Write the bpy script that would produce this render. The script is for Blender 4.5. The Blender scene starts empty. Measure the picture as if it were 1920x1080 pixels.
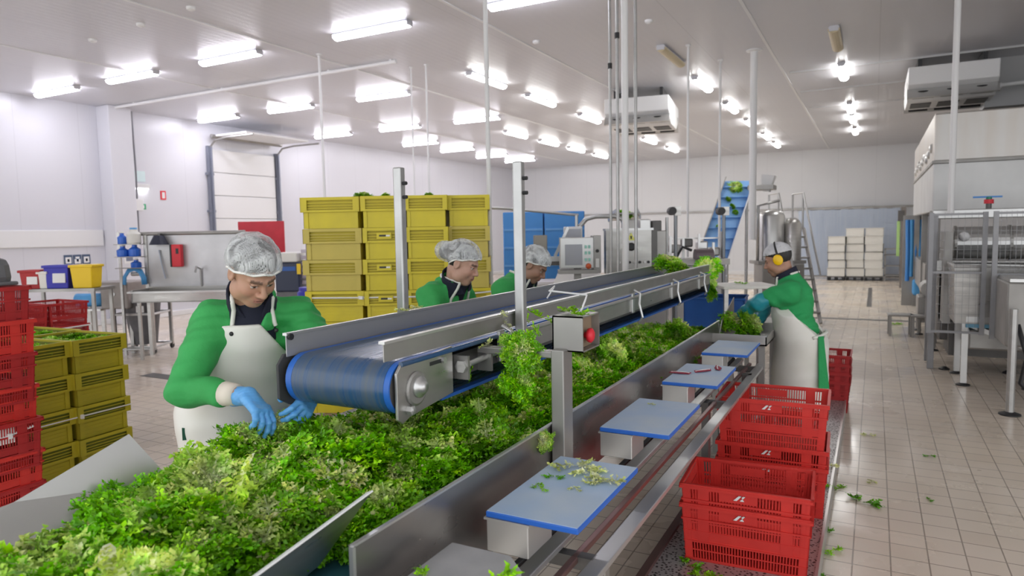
import bpy, bmesh, math, random
import numpy as np
from mathutils import Vector, Matrix, Euler
random.seed(7); RNG = np.random.default_rng(7)
S = bpy.context.scene; COL = S.collection
PI = math.pi
def R(d): return math.radians(d)
def V(*a): return Vector(a)

# ------------------------------------------------------------------ materials
def mat(name, col, rough=.5, metal=0., noise=0., nscale=8., ncol=None, bump=0., bscale=40., spec=.5, stretch=(1,1,1), emit=0., alpha=1., trans=0., sss=0., coat=0., attr=None, coords='Object', rnoise=0.):
    m = bpy.data.materials.new(name); m.use_nodes = True
    nt = m.node_tree; n = nt.nodes; l = nt.links; b = n['Principled BSDF']
    c4 = (*col, 1)
    b.inputs['Base Color'].default_value = c4
    b.inputs['Roughness'].default_value = rough; b.inputs['Metallic'].default_value = metal
    b.inputs['Specular IOR Level'].default_value = spec
    b.inputs['Alpha'].default_value = alpha; b.inputs['Transmission Weight'].default_value = trans
    b.inputs['Coat Weight'].default_value = coat
    if sss: b.inputs['Subsurface Weight'].default_value = sss; b.inputs['Subsurface Radius'].default_value = (.02,.008,.005)
    if emit: b.inputs['Emission Color'].default_value = c4; b.inputs['Emission Strength'].default_value = emit
    src = None
    if attr:
        a = n.new('ShaderNodeAttribute'); a.attribute_name = attr; src = a.outputs['Color']; l.new(src, b.inputs['Base Color'])
    if noise or bump or rnoise:
        t = n.new('ShaderNodeTexCoord'); mp = n.new('ShaderNodeMapping'); mp.inputs['Scale'].default_value = stretch
        l.new(t.outputs[coords], mp.inputs['Vector'])
    if noise or rnoise:
        tx = n.new('ShaderNodeTexNoise'); tx.inputs['Scale'].default_value = nscale; tx.inputs['Detail'].default_value = 5
        l.new(mp.outputs[0], tx.inputs['Vector'])
    if noise:
        mx = n.new('ShaderNodeMix'); mx.data_type = 'RGBA'
        rm = n.new('ShaderNodeMapRange'); rm.inputs[1].default_value = .3; rm.inputs[2].default_value = .7; rm.inputs[3].default_value = 0; rm.inputs[4].default_value = noise
        l.new(tx.outputs['Fac'], rm.inputs[0]); l.new(rm.outputs[0], mx.inputs['Factor'])
        if src: l.new(src, mx.inputs['A'])
        else: mx.inputs['A'].default_value = c4
        nc = ncol or tuple(v*.55 for v in col); mx.inputs['B'].default_value = (*nc, 1)
        l.new(mx.outputs['Result'], b.inputs['Base Color'])
    if rnoise:
        r2 = n.new('ShaderNodeMapRange'); r2.inputs[1].default_value=.3; r2.inputs[2].default_value=.7; r2.inputs[3].default_value=max(.03,rough-rnoise); r2.inputs[4].default_value=rough+rnoise
        l.new(tx.outputs['Fac'], r2.inputs[0]); l.new(r2.outputs[0], b.inputs['Roughness'])
    if bump:
        tb = n.new('ShaderNodeTexNoise'); tb.inputs['Scale'].default_value = bscale; tb.inputs['Detail'].default_value = 4
        l.new(mp.outputs[0], tb.inputs['Vector'])
        bp = n.new('ShaderNodeBump'); bp.inputs['Strength'].default_value = bump; bp.inputs['Distance'].default_value = .01
        l.new(tb.outputs['Fac'], bp.inputs['Height']); l.new(bp.outputs[0], b.inputs['Normal'])
    return m
MT = {}
MT['steel'] = mat('brushed_steel', (.50,.49,.47), .34, .85, .35, 3., (.31,.30,.285), rnoise=.08, stretch=(1,1,6))
MT['steel_dull'] = mat('dull_steel', (.40,.39,.37), .45, .75, .5, 2.5, (.25,.24,.23), rnoise=.1)
MT['steel_light'] = mat('light_steel', (.62,.62,.61), .32, .75, .3, 4., (.46,.46,.45))
MT['steel_dark'] = mat('dark_steel', (.16,.155,.15), .5, .6, .4, 5.)
MT['zinc'] = mat('zinc_pipe', (.52,.52,.51), .35, .7, .3, 12.)
MT['white_paint'] = mat('white_paint', (.82,.82,.82), .4)
MT['black'] = mat('black_plastic', (.02,.02,.022), .45)
MT['rubber'] = mat('dark_rubber', (.05,.05,.052), .6, noise=.4, nscale=20)
MT['grey_plastic'] = mat('grey_plastic', (.17,.17,.18), .5, noise=.5, nscale=9, ncol=(.09,.09,.095))
MT['blue_belt'] = mat('blue_belt', (.014,.075,.20), .30, noise=1., nscale=3.2, ncol=(.085,.11,.14), stretch=(16,.35,.35), rnoise=.08)
MT['blue_edge'] = mat('blue_belt_edge', (.02,.14,.55), .4, noise=.3)
MT['blue_deep'] = mat('blue_plastic', (.02,.11,.42), .4, noise=.3)
MT['teal_belt'] = mat('teal_belt', (.05,.19,.25), .35, noise=.4, nscale=6, ncol=(.1,.26,.31))
MT['blue_board'] = mat('blue_board', (.34,.48,.70), .5, noise=.8, nscale=4, ncol=(.50,.57,.64), bump=.08)
MT['blue_rim'] = mat('blue_board_edge', (.02,.13,.55), .45)
MT['yellow'] = mat('yellow_plastic', (.72,.60,.02), .45, noise=.55, nscale=5, ncol=(.55,.46,.03))
MT['yellow_dull'] = mat('yellow_plastic_worn', (.52,.45,.02), .5, noise=.6, nscale=5, ncol=(.36,.33,.03))
MT['yellow_bin'] = mat('yellow_bin_plastic', (.9,.62,.01), .4)
MT['red'] = mat('red_plastic', (.74,.042,.032), .42, noise=.45, nscale=7, ncol=(.5,.02,.02))
MT['red_dark'] = mat('red_plastic_worn', (.48,.02,.022), .5, noise=.5, nscale=7, ncol=(.28,.015,.018))
MT['red_bright'] = mat('red_paint', (.75,.02,.04), .4)
MT['blue_bin'] = mat('blue_bin_plastic', (.03,.03,.42), .4)
MT['blue_wall'] = mat('blue_panel', (.06,.28,.72), .45, noise=.35, nscale=2, ncol=(.12,.35,.72))
MT['blue_light'] = mat('light_blue_plastic', (.1,.4,.8), .4)
MT['white_plastic'] = mat('white_plastic', (.84,.83,.78), .5, noise=.25, nscale=6, ncol=(.72,.71,.64))
MT['paper'] = mat('paper', (.85,.85,.84), .7)
MT['glass_screen'] = mat('screen', (.42,.44,.5), .2)
MT['green'] = mat('jacket_fabric', (.045,.40,.10), .75, noise=.6, nscale=6, ncol=(.022,.27,.055), bump=.35, bscale=45)  # darker green noise puts extra fold shade into the colour
MT['green_shade'] = mat('polo_fabric', (.02,.34,.10), .8, noise=.5, nscale=9, ncol=(.012,.24,.07), bump=.25, bscale=60)
MT['navy'] = mat('navy_fleece', (.012,.014,.03), .9, bump=.2, bscale=90)
MT['apron'] = mat('white_rubber_apron', (.80,.79,.74), .42, noise=.5, nscale=5, ncol=(.68,.68,.58), bump=.12, bscale=9)
MT['glove'] = mat('blue_nitrile', (.13,.42,.82), .4, noise=.4, nscale=30, ncol=(.09,.32,.70), bump=.2, bscale=60)
MT['glove_teal'] = mat('teal_sleeve', (.01,.22,.28), .35, noise=.5, nscale=18, ncol=(.03,.38,.42), bump=.3, bscale=40)
MT['cuff'] = mat('cuff_knit', (.75,.68,.58), .8)
MT['skin'] = mat('skin', (.5,.3,.2), .5, attr='tint', noise=.18, nscale=60, ncol=(.38,.16,.1), sss=.08)
MT['hair'] = mat('hair', (.012,.011,.011), .6, noise=.6, nscale=50, ncol=(.045,.042,.04), stretch=(1,4,1))
MT['trouser'] = mat('white_trousers', (.74,.74,.72), .8)
MT['boot'] = mat('white_rubber_boot', (.8,.8,.78), .5)
MT['muff'] = mat('yellow_ear_muff', (.9,.55,.0), .35)
MT['diffuser'] = mat('light_diffuser', (1,1,1), .5, emit=30)
MT['amber'] = mat('amber_diffuser', (.62,.52,.32), .4)
MT['pale_wood'] = mat('pallet_wood', (.45,.33,.2), .8, noise=.5, nscale=6)
MT['flesh'] = mat('red_leaf_scraps', (.28,.02,.05), .6)

def leafmat(name, tintk=1.0):
    m = bpy.data.materials.new(name); m.use_nodes = True; nt = m.node_tree; n = nt.nodes; l = nt.links; b = n['Principled BSDF']
    a = n.new('ShaderNodeAttribute'); a.attribute_name = 'tint'
    t = n.new('ShaderNodeTexCoord'); tx = n.new('ShaderNodeTexNoise'); tx.inputs['Scale'].default_value = 25; l.new(t.outputs['Object'], tx.inputs['Vector'])
    oi = n.new('ShaderNodeObjectInfo')
    hs = n.new('ShaderNodeHueSaturation'); hs.inputs['Saturation'].default_value=1.12
    mr = n.new('ShaderNodeMapRange'); mr.inputs[3].default_value = .75; mr.inputs[4].default_value = 1.3; l.new(oi.outputs['Random'], mr.inputs[0])
    mr2 = n.new('ShaderNodeMapRange'); mr2.inputs[1].default_value=.3; mr2.inputs[2].default_value=.7; mr2.inputs[3].default_value=.75; mr2.inputs[4].default_value=1.2; l.new(tx.outputs['Fac'], mr2.inputs[0])
    mu = n.new('ShaderNodeMath'); mu.operation='MULTIPLY'; l.new(mr.outputs[0], mu.inputs[0]); l.new(mr2.outputs[0], mu.inputs[1])
    l.new(mu.outputs[0], hs.inputs['Value']); l.new(a.outputs['Color'], hs.inputs['Color']); l.new(hs.outputs[0], b.inputs['Base Color'])
    b.inputs['Roughness'].default_value = .42
    tr = n.new('ShaderNodeBsdfTranslucent'); l.new(hs.outputs[0], tr.inputs['Color'])
    ms = n.new('ShaderNodeMixShader'); ms.inputs[0].default_value = .28
    l.new(b.outputs[0], ms.inputs[1]); l.new(tr.outputs[0], ms.inputs[2]); l.new(ms.outputs[0], n['Material Output'].inputs[0])
    return m
MT['leaf'] = leafmat('curly_leaf')

def netmat():
    m = bpy.data.materials.new('hair_net_gauze'); m.use_nodes = True; nt = m.node_tree; n = nt.nodes; l = nt.links; b = n['Principled BSDF']
    b.inputs['Base Color'].default_value = (.86,.88,.88,1); b.inputs['Roughness'].default_value = .35
    t = n.new('ShaderNodeTexCoord'); tx = n.new('ShaderNodeTexNoise'); tx.inputs['Scale'].default_value = 13; tx.inputs['Detail'].default_value = 5; tx.inputs['Distortion'].default_value = 1.2
    l.new(t.outputs['Object'], tx.inputs['Vector'])
    mr = n.new('ShaderNodeMapRange'); mr.inputs[1].default_value=.38; mr.inputs[2].default_value=.68; mr.inputs[3].default_value=.15; mr.inputs[4].default_value=.66; l.new(tx.outputs['Fac'], mr.inputs[0])
    l.new(mr.outputs[0], b.inputs['Alpha'])
    bp = n.new('ShaderNodeBump'); bp.inputs['Strength'].default_value=.5; bp.inputs['Distance'].default_value=.02; l.new(tx.outputs['Fac'], bp.inputs['Height']); l.new(bp.outputs[0], b.inputs['Normal'])
    return m
MT['net'] = netmat()

def stripmat():
    m = mat('clear_pvc_strip', (.66,.76,.92), .15, noise=.5, nscale=3, ncol=(.82,.88,.96), stretch=(6,6,.3)); m.node_tree.nodes['Principled BSDF'].inputs['Alpha'].default_value = .55
    return m
MT['pvc'] = stripmat()
def fencemat():
    m = mat('wire_mesh', (.5,.5,.5), .4, .6)
    return m

def tilemat():
    m = bpy.data.materials.new('floor_tiles'); m.use_nodes = True; nt = m.node_tree; n = nt.nodes; l = nt.links; b = n['Principled BSDF']
    g = n.new('ShaderNodeNewGeometry'); mp = n.new('ShaderNodeMapping'); mp.inputs['Location'].default_value = (-.115,-.135,0)
    mp.vector_type = 'POINT'
    l.new(g.outputs['Position'], mp.inputs['Vector'])
    br = n.new('ShaderNodeTexBrick'); br.offset = 0; br.squash = 1
    br.inputs['Scale'].default_value = 1; br.inputs['Brick Width'].default_value = .1815; br.inputs['Row Height'].default_value = .1815
    br.inputs['Mortar Size'].default_value = .0042; br.inputs['Mortar Smooth'].default_value = .3
    br.inputs['Color1'].default_value = (.72,.625,.52,1); br.inputs['Color2'].default_value = (.76,.67,.565,1); br.inputs['Mortar'].default_value = (.33,.275,.22,1)
    l.new(mp.outputs[0], br.inputs['Vector'])
    tx = n.new('ShaderNodeTexNoise'); tx.inputs['Scale'].default_value = .9; tx.inputs['Detail'].default_value = 6; l.new(g.outputs['Position'], tx.inputs['Vector'])
    mx = n.new('ShaderNodeMix'); mx.data_type='RGBA'; mx.blend_type='MULTIPLY'
    mr = n.new('ShaderNodeMapRange'); mr.inputs[1].default_value=.42; mr.inputs[2].default_value=.75; mr.inputs[4].default_value=.28; l.new(tx.outputs['Fac'], mr.inputs[0]); l.new(mr.outputs[0], mx.inputs['Factor'])
    l.new(br.outputs['Color'], mx.inputs['A']); mx.inputs['B'].default_value=(.72,.66,.5,1)
    l.new(mx.outputs['Result'], b.inputs['Base Color'])
    r = n.new('ShaderNodeMapRange'); r.inputs[1].default_value=.35; r.inputs[2].default_value=.65; r.inputs[3].default_value=.13; r.inputs[4].default_value=.4; l.new(tx.outputs['Fac'], r.inputs[0])
    l.new(r.outputs[0], b.inputs['Roughness'])
    bp = n.new('ShaderNodeBump'); bp.invert=True; bp.inputs['Strength'].default_value=.4; bp.inputs['Distance'].default_value=.003; l.new(br.outputs['Fac'], bp.inputs['Height']); l.new(bp.outputs[0], b.inputs['Normal'])
    return m
def panelmat(name, col, axis, pitch, rough=.35, line=.72, ribs=0):
    """sandwich panels: thin joint lines every `pitch` metres along world axis 0/1, faint ribs"""
    m = bpy.data.materials.new(name); m.use_nodes = True; nt = m.node_tree; n = nt.nodes; l = nt.links; b = n['Principled BSDF']
    g = n.new('ShaderNodeNewGeometry'); sp = n.new('ShaderNodeSeparateXYZ'); l.new(g.outputs['Position'], sp.inputs[0])
    d = n.new('ShaderNodeMath'); d.operation='DIVIDE'; d.inputs[1].default_value = pitch; l.new(sp.outputs[axis], d.inputs[0])
    f = n.new('ShaderNodeMath'); f.operation='FRACT'; l.new(d.outputs[0], f.inputs[0])
    c = n.new('ShaderNodeMath'); c.operation='LESS_THAN'; c.inputs[1].default_value = .016/pitch; l.new(f.outputs[0], c.inputs[0])
    mx = n.new('ShaderNodeMix'); mx.data_type='RGBA'; l.new(c.outputs[0], mx.inputs['Factor'])
    mx.inputs['A'].default_value=(*col,1); mx.inputs['B'].default_value=(*(v*line for v in col),1)
    tx = n.new('ShaderNodeTexNoise'); tx.inputs['Scale'].default_value=.5; tx.inputs['Detail'].default_value=4; l.new(g.outputs['Position'], tx.inputs['Vector'])
    m2 = n.new('ShaderNodeMix'); m2.data_type='RGBA'; m2.blend_type='MULTIPLY'; l.new(mx.outputs['Result'], m2.inputs['A']); m2.inputs['B'].default_value=(.9,.9,.92,1); l.new(tx.outputs['Fac'], m2.inputs['Factor'])
    l.new(m2.outputs['Result'], b.inputs['Base Color']); b.inputs['Roughness'].default_value = rough
    if ribs:
        d2 = n.new('ShaderNodeMath'); d2.operation='MULTIPLY'; d2.inputs[1].default_value = 2*PI/ribs; l.new(sp.outputs[axis], d2.inputs[0])
        s = n.new('ShaderNodeMath'); s.operation='SINE'; l.new(d2.outputs[0], s.inputs[0])
        bp = n.new('ShaderNodeBump'); bp.inputs['Strength'].default_value=.12; bp.inputs['Distance'].default_value=.004; l.new(s.outputs[0], bp.inputs['Height']); l.new(bp.outputs[0], b.inputs['Normal'])
    return m

# ------------------------------------------------------------------ mesh building
class MB:
    def __init__(s): s.bm = bmesh.new()
    def _add(s, verts, faces):
        vs = [s.bm.verts.new(v) for v in verts]
        for f in faces:
            try: s.bm.faces.new([vs[i] for i in f])
            except ValueError: pass
        return s
    def box(s, c, d, rot=None, taper=None):
        hx,hy,hz = d[0]/2,d[1]/2,d[2]/2; tx,ty = taper or (1,1)
        p = [V(-hx*tx,-hy*ty,-hz),V(hx*tx,-hy*ty,-hz),V(hx*tx,hy*ty,-hz),V(-hx*tx,hy*ty,-hz),V(-hx,-hy,hz),V(hx,-hy,hz),V(hx,hy,hz),V(-hx,hy,hz)]
        if rot is not None:
            M = Euler(rot).to_matrix(); p = [M@q for q in p]
        c = Vector(c); p = [q+c for q in p]
        return s._add(p, [(3,2,1,0),(4,5,6,7),(0,1,5,4),(1,2,6,5),(2,3,7,6),(3,0,4,7)])
    def bb(s, lo, hi):
        return s.box([(a+b)/2 for a,b in zip(lo,hi)], [abs(b-a) for a,b in zip(lo,hi)])
    def sheet(s, corners, th=.004, n=None):
        p = [Vector(c) for c in corners]
        nn = Vector(n).normalized() if n else (p[1]-p[0]).cross(p[-1]-p[0]).normalized()
        q = [a+nn*th for a in p]; k = len(p)
        return s._add(p+q, [tuple(range(k))[::-1], tuple(range(k,2*k))]+[(i,(i+1)%k,k+(i+1)%k,k+i) for i in range(k)])
    def cyl(s, a, b, r, r2=None, seg=14, caps=True):
        a,b = Vector(a),Vector(b); r2 = r if r2 is None else r2
        z = (b-a).normalized(); x = z.orthogonal().normalized(); y = z.cross(x)
        A=[a+(x*math.cos(2*PI*i/seg)+y*math.sin(2*PI*i/seg))*r for i in range(seg)]
        B=[b+(x*math.cos(2*PI*i/seg)+y*math.sin(2*PI*i/seg))*r2 for i in range(seg)]
        f=[(i,(i+1)%seg,seg+(i+1)%seg,seg+i) for i in range(seg)]
        if caps: f+=[tuple(range(seg))[::-1],tuple(range(seg,2*seg))]
        return s._add(A+B,f)
    def tube(s, pts, r, seg=10, closed=False):
        P=[Vector(p) for p in pts]; n=len(P); rings=[]; x=None
        for i,p in enumerate(P):
            if closed: t=(P[(i+1)%n]-P[i-1]).normalized()
            else: t=(P[min(i+1,n-1)]-P[max(i-1,0)]).normalized()
            if x is None: x=t.orthogonal().normalized()
            x=(x-t*x.dot(t)).normalized(); y=t.cross(x)
            rr = r[i] if isinstance(r,(list,tuple)) else r
            rings.append([p+(x*math.cos(2*PI*k/seg)+y*math.sin(2*PI*k/seg))*rr for k in range(seg)])
        vs=[v for g in rings for v in g]; f=[]
        for i in range(n if closed else n-1):
            a=i*seg; b=((i+1)%n)*seg
            f+=[(a+k,a+(k+1)%seg,b+(k+1)%seg,b+k) for k in range(seg)]
        if not closed: f+=[tuple(range(seg))[::-1],tuple(range((n-1)*seg,n*seg))]
        return s._add(vs,f)
    def lathe(s, prof, c=(0,0,0), axis='Z', seg=24):
        vs=[];c=Vector(c)
        for (r,z) in prof:
            for k in range(seg):
                a=2*PI*k/seg; q=V(r*math.cos(a),r*math.sin(a),z)
                if axis=='X': q=V(q.z,q.x,q.y)
                if axis=='Y': q=V(q.x,q.z,q.y)
                vs.append(q+c)
        f=[]
        for i in range(len(prof)-1):
            f+=[(i*seg+k,i*seg+(k+1)%seg,(i+1)*seg+(k+1)%seg,(i+1)*seg+k) for k in range(seg)]
        f+=[tuple(range(seg))[::-1],tuple(range((len(prof)-1)*seg,len(prof)*seg))]
        return s._add(vs,f)
    def prism(s, prof, axis, a, b):
        """prof: 2D outline; extruded along world axis 'X' (prof=y,z), 'Y' (prof=x,z) or 'Z' (prof=x,y) from a to b"""
        def q(u,v,t): return {'X':(t,u,v),'Y':(u,t,v),'Z':(u,v,t)}[axis]
        k=len(prof)
        return s._add([q(u,v,a) for u,v in prof]+[q(u,v,b) for u,v in prof],[tuple(range(k))[::-1],tuple(range(k,2*k))]+[(i,(i+1)%k,k+(i+1)%k,k+i) for i in range(k)])
    def ball(s, c, r, seg=14, sc=(1,1,1)):
        prof=[(max(1e-4,r*math.sin(PI*i/8)),-r*math.cos(PI*i/8)) for i in range(9)]
        n0=len(s.bm.verts); s.lathe(prof,(0,0,0),seg=seg); s.bm.verts.ensure_lookup_table()
        for v in s.bm.verts[n0:]: v.co=V(v.co.x*sc[0],v.co.y*sc[1],v.co.z*sc[2])+Vector(c)
        return s
    def build(s, name, material, parent=None, bevel=0., smooth=False, loc=None):
        bmesh.ops.recalc_face_normals(s.bm, faces=s.bm.faces)
        me=bpy.data.meshes.new(name); s.bm.to_mesh(me); s.bm.free()
        if smooth:
            for p in me.polygons: p.use_smooth=True
        return link(name, me, material, parent, bevel, loc)
def link(name, me, material, parent=None, bevel=0., loc=None):
    o=bpy.data.objects.new(name, me); COL.objects.link(o)
    mm = MT[material] if isinstance(material,str) else material
    if not me.materials: me.materials.append(mm)
    if parent is not None: o.parent=parent
    if loc is not None: o.location=loc
    if bevel:
        b=o.modifiers.new('edge','BEVEL'); b.width=bevel; b.segments=2; b.limit_method='ANGLE'; b.angle_limit=R(40)
    return o
def smooth_by_angle(o, deg=35):
    o.data.set_sharp_from_angle(angle=R(deg)) if hasattr(o.data,'set_sharp_from_angle') else None
    for p in o.data.polygons: p.use_smooth=True
    return o
def tag(o, label, cat, group=None, kind=None):
    if label: o['label']=label
    if cat: o['category']=cat
    if group: o['group']=group
    if kind: o['kind']=kind
    return o
def thing(name, label, cat, loc=(0,0,0), rz=0., group=None):
    o=bpy.data.objects.new(name,None); COL.objects.link(o); o.location=loc; o.rotation_euler=(0,0,rz); o.empty_display_size=.1
    return tag(o,label,cat,group)
def struct(o, label=None):
    o['kind']='structure'
    if label: o['label']=label; 
    return o
def dup(root, loc=None, rot=None, label=None, group=None, scale=None, mats=None):
    r=root.copy(); COL.objects.link(r); r.parent=None
    def kids(src,dst):
        for ch in list(src.children):
            c=ch.copy(); COL.objects.link(c); c.parent=dst; kids(ch,c)
    kids(root,r)
    if loc is not None: r.location=loc
    if rot is not None: r.rotation_euler=rot
    if scale is not None: r.scale=(scale,)*3 if not isinstance(scale,(tuple,list)) else scale
    if label: r['label']=label
    if group: r['group']=group
    return r
ORD=['topmost','second from the top','third from the top','fourth from the top','fifth from the top','sixth from the top','seventh from the top','eighth from the top']
NTH=['first','second','third','fourth','fifth','sixth','seventh','eighth','ninth']

# ------------------------------------------------------------------ implicit surfaces
def smin(a,b,k):
    h=np.clip(.5+.5*(b-a)/k,0,1); return b*(1-h)+a*h-k*h*(1-h)
def smax(a,b,k): return -smin(-a,-b,k)
def s_cone(P,a,b,ra,rb):
    a=np.asarray(a,float);b=np.asarray(b,float);ba=b-a;L2=ba@ba
    t=np.clip(((P-a)@ba)/L2,0,1)
    return np.linalg.norm(P-a-t[:,None]*ba,axis=1)-(ra+(rb-ra)*t)
def s_ell(P,c,r,M=None):
    q=P-np.asarray(c,float)
    if M is not None: q=q@M
    r=np.asarray(r,float); k0=np.linalg.norm(q/r,axis=1); k1=np.linalg.norm(q/(r*r),axis=1)
    return k0*(k0-1)/np.maximum(k1,1e-9)
def s_box(P,c,h,rad=0.,M=None):
    q=P-np.asarray(c,float)
    if M is not None: q=q@M
    q=np.abs(q)-np.asarray(h,float)+rad
    return np.linalg.norm(np.maximum(q,0),axis=1)+np.minimum(q.max(axis=1),0)-rad
def surfnet(f, lo, hi, h, B=8):
    """block-sparse surface nets of the implicit function f(P)->d over the box lo..hi with cell size h"""
    lo=np.asarray(lo,float); hi=np.asarray(hi,float)
    n=np.ceil((hi-lo)/h/B).astype(int); N=n*B+1
    Dv=np.full(N,1.0,dtype=np.float32)
    cc=np.stack(np.meshgrid(*[np.arange(k) for k in n],indexing='ij'),-1).reshape(-1,3)
    cen=lo+(cc+.5)*B*h; dc=f(cen); rad=B*h*.5*1.7320508*1.25+.012
    off=np.stack(np.meshgrid(*[np.arange(B+1)]*3,indexing='ij'),-1).reshape(-1,3)
    for c,d in zip(cc,dc):
        s=c*B
        if abs(d)>rad:
            Dv[s[0]:s[0]+B+1,s[1]:s[1]+B+1,s[2]:s[2]+B+1]=np.sign(d) ; continue
    near=cc[np.abs(dc)<=rad]; G=24; nb_=(B+1)**3
    for i in range(0,len(near),G):
        g=near[i:i+G]; P=(lo+(off[None]+(g*B)[:,None,:])*h).reshape(-1,3); D=f(P)
        for k,c in enumerate(g):
            s=c*B; Dv[s[0]:s[0]+B+1,s[1]:s[1]+B+1,s[2]:s[2]+B+1]=D[k*nb_:(k+1)*nb_].reshape(B+1,B+1,B+1)
    ins=Dv<0
    cells=[N[0]-1,N[1]-1,N[2]-1]
    cnt=np.zeros(cells,np.int8)
    for i in (0,1):
        for j in (0,1):
            for k in (0,1): cnt+=ins[i:i+cells[0],j:j+cells[1],k:k+cells[2]]
    act=(cnt>0)&(cnt<8); idx=np.full(cells,-1,np.int64); ac=np.argwhere(act); idx[act]=np.arange(len(ac))
    acc=np.zeros((len(ac),3)); num=np.zeros(len(ac))
    E=[((0,0,0),(1,0,0)),((0,1,0),(1,1,0)),((0,0,1),(1,0,1)),((0,1,1),(1,1,1)),((0,0,0),(0,1,0)),((1,0,0),(1,1,0)),((0,0,1),(0,1,1)),((1,0,1),(1,1,1)),((0,0,0),(0,0,1)),((1,0,0),(1,0,1)),((0,1,0),(0,1,1)),((1,1,0),(1,1,1))]
    for a,b in E:
        a=np.array(a);b=np.array(b); pa=ac+a; pb=ac+b
        da=Dv[pa[:,0],pa[:,1],pa[:,2]].astype(float); db=Dv[pb[:,0],pb[:,1],pb[:,2]].astype(float)
        m=(da<0)!=(db<0); t=np.where(m,da/np.where(m,da-db,1),0)
        acc+=np.where(m[:,None],a+(b-a)*t[:,None],0); num+=m
    verts=lo+(ac+acc/num[:,None])*h
    faces=[]
    for ax in range(3):
        u,v=(ax+1)%3,(ax+2)%3
        sl0=[slice(None)]*3; sl1=[slice(None)]*3; sl0[ax]=slice(0,-1); sl1[ax]=slice(1,None)
        ch=ins[tuple(sl0)]!=ins[tuple(sl1)]
        e=np.argwhere(ch); e=e[(e[:,u]>0)&(e[:,v]>0)&(e[:,u]<cells[u])&(e[:,v]<cells[v])]
        if not len(e): continue
        du=np.zeros(3,int);du[u]=1;dv=np.zeros(3,int);dv[v]=1
        q=[e-du-dv,e-dv,e,e-du]
        ids=np.stack([idx[p[:,0],p[:,1],p[:,2]] for p in q],1)
        flip=~ins[e[:,0],e[:,1],e[:,2]]
        ids[flip]=ids[flip][:,::-1]
        faces.append(ids)
    faces=np.concatenate(faces); faces=faces[(faces>=0).all(1)]
    return verts,faces
def mesh_np(name, verts, faces, smooth=True, tint=None):
    me=bpy.data.meshes.new(name)
    faces=np.asarray(faces); k=faces.shape[1]
    me.vertices.add(len(verts)); me.vertices.foreach_set('co',np.asarray(verts,np.float32).ravel())
    me.loops.add(len(faces)*k); me.loops.foreach_set('vertex_index',faces.astype(np.int32).ravel())
    me.polygons.add(len(faces)); me.polygons.foreach_set('loop_start',np.arange(0,len(faces)*k,k,dtype=np.int32))
    me.update(calc_edges=True); me.validate()
    if smooth: me.polygons.foreach_set('use_smooth',np.ones(len(me.polygons),bool))
    if tint is not None:
        a=me.color_attributes.new('tint','FLOAT_COLOR','POINT'); a.data.foreach_set('color',np.concatenate([tint,np.ones((len(tint),1))],1).astype(np.float32).ravel())
    return me
def implicit(name, f, lo, hi, h, material, parent=None, tint=None, relax=1):
    v,fa=surfnet(f,lo,hi,h)
    t=tint(v) if tint else None
    me=mesh_np(name,v,fa,True,t)
    return link(name,me,material,parent)

# ------------------------------------------------------------------ camera
def make_camera():
    yaw,pit,rol=R(27.9),R(4.7),R(1.05)
    cy,sy,cp,sp=math.cos(yaw),math.sin(yaw),math.cos(pit),math.sin(pit)
    f=V(-sy*cp,cy*cp,-sp); r=V(cy,sy,0); d=f.cross(r)
    cr,sr=math.cos(rol),math.sin(rol)
    r2=r*cr+d*sr; d2=d*cr-r*sr
    cam=bpy.data.cameras.new('camera'); o=bpy.data.objects.new('camera',cam); COL.objects.link(o)
    u=-d2; b=-f
    o.matrix_world=Matrix(((r2.x,u.x,b.x,0),(r2.y,u.y,b.y,0),(r2.z,u.z,b.z,1.8),(0,0,0,1)))
    cam.sensor_width=36; cam.lens=1284/1920*36; cam.clip_start=.02; cam.clip_end=200
    cam.dof.use_dof=True; cam.dof.focus_distance=2.9; cam.dof.aperture_fstop=3.5
    S.camera=o
make_camera()
# ------------------------------------------------------------------ the room
XL,YB,ZC=-14.35,27.3,4.55
m_floor=tilemat()
m_ceil=panelmat('ceiling_panels',(.67,.665,.69),0,2.4,.3,.86,ribs=.12)
m_wall=panelmat('wall_panels_left',(.75,.75,.79),1,1.2,.3,.93)
m_wallb=panelmat('wall_panels_back',(.77,.78,.79),0,1.2,.3,.93)
struct(MB().bb((XL-.2,-3,-.12),(9,YB+.2,0)).build('floor',m_floor))
struct(MB().bb((XL-.2,-1.5,ZC),(9,YB+.2,ZC+.12)).build('ceiling',m_ceil))
struct(MB().bb((XL-.15,-1.5,0),(XL,YB+.15,ZC)).build('wall_left',m_wall))
struct(MB().bb((XL,YB,0),(9,YB+.15,ZC)).build('wall_back',m_wallb))
struct(MB().bb((6.2,7,0),(6.35,YB,ZC)).build('wall_right',m_wallb))
struct(MB().bb((XL,-1.5,0),(XL+.05,YB,.12)).build('baseboard_left','white_paint',bevel=.01))
struct(MB().bb((XL,YB-.05,0),(6.2,YB,.14)).build('baseboard_back','white_paint',bevel=.01))
# white crash rail along the left wall and pilaster
struct(MB().bb((XL,-1.5,1.66),(XL+.05,8.75,2.0)).build('trim_1','white_paint',bevel=.02),'wide white rail along the left wall')
struct(MB().bb((XL,8.78,0),(XL+.42,9.28,ZC)).build('wall_left_pilaster',m_wall,bevel=.02),'white pilaster standing out from the left wall')
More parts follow.
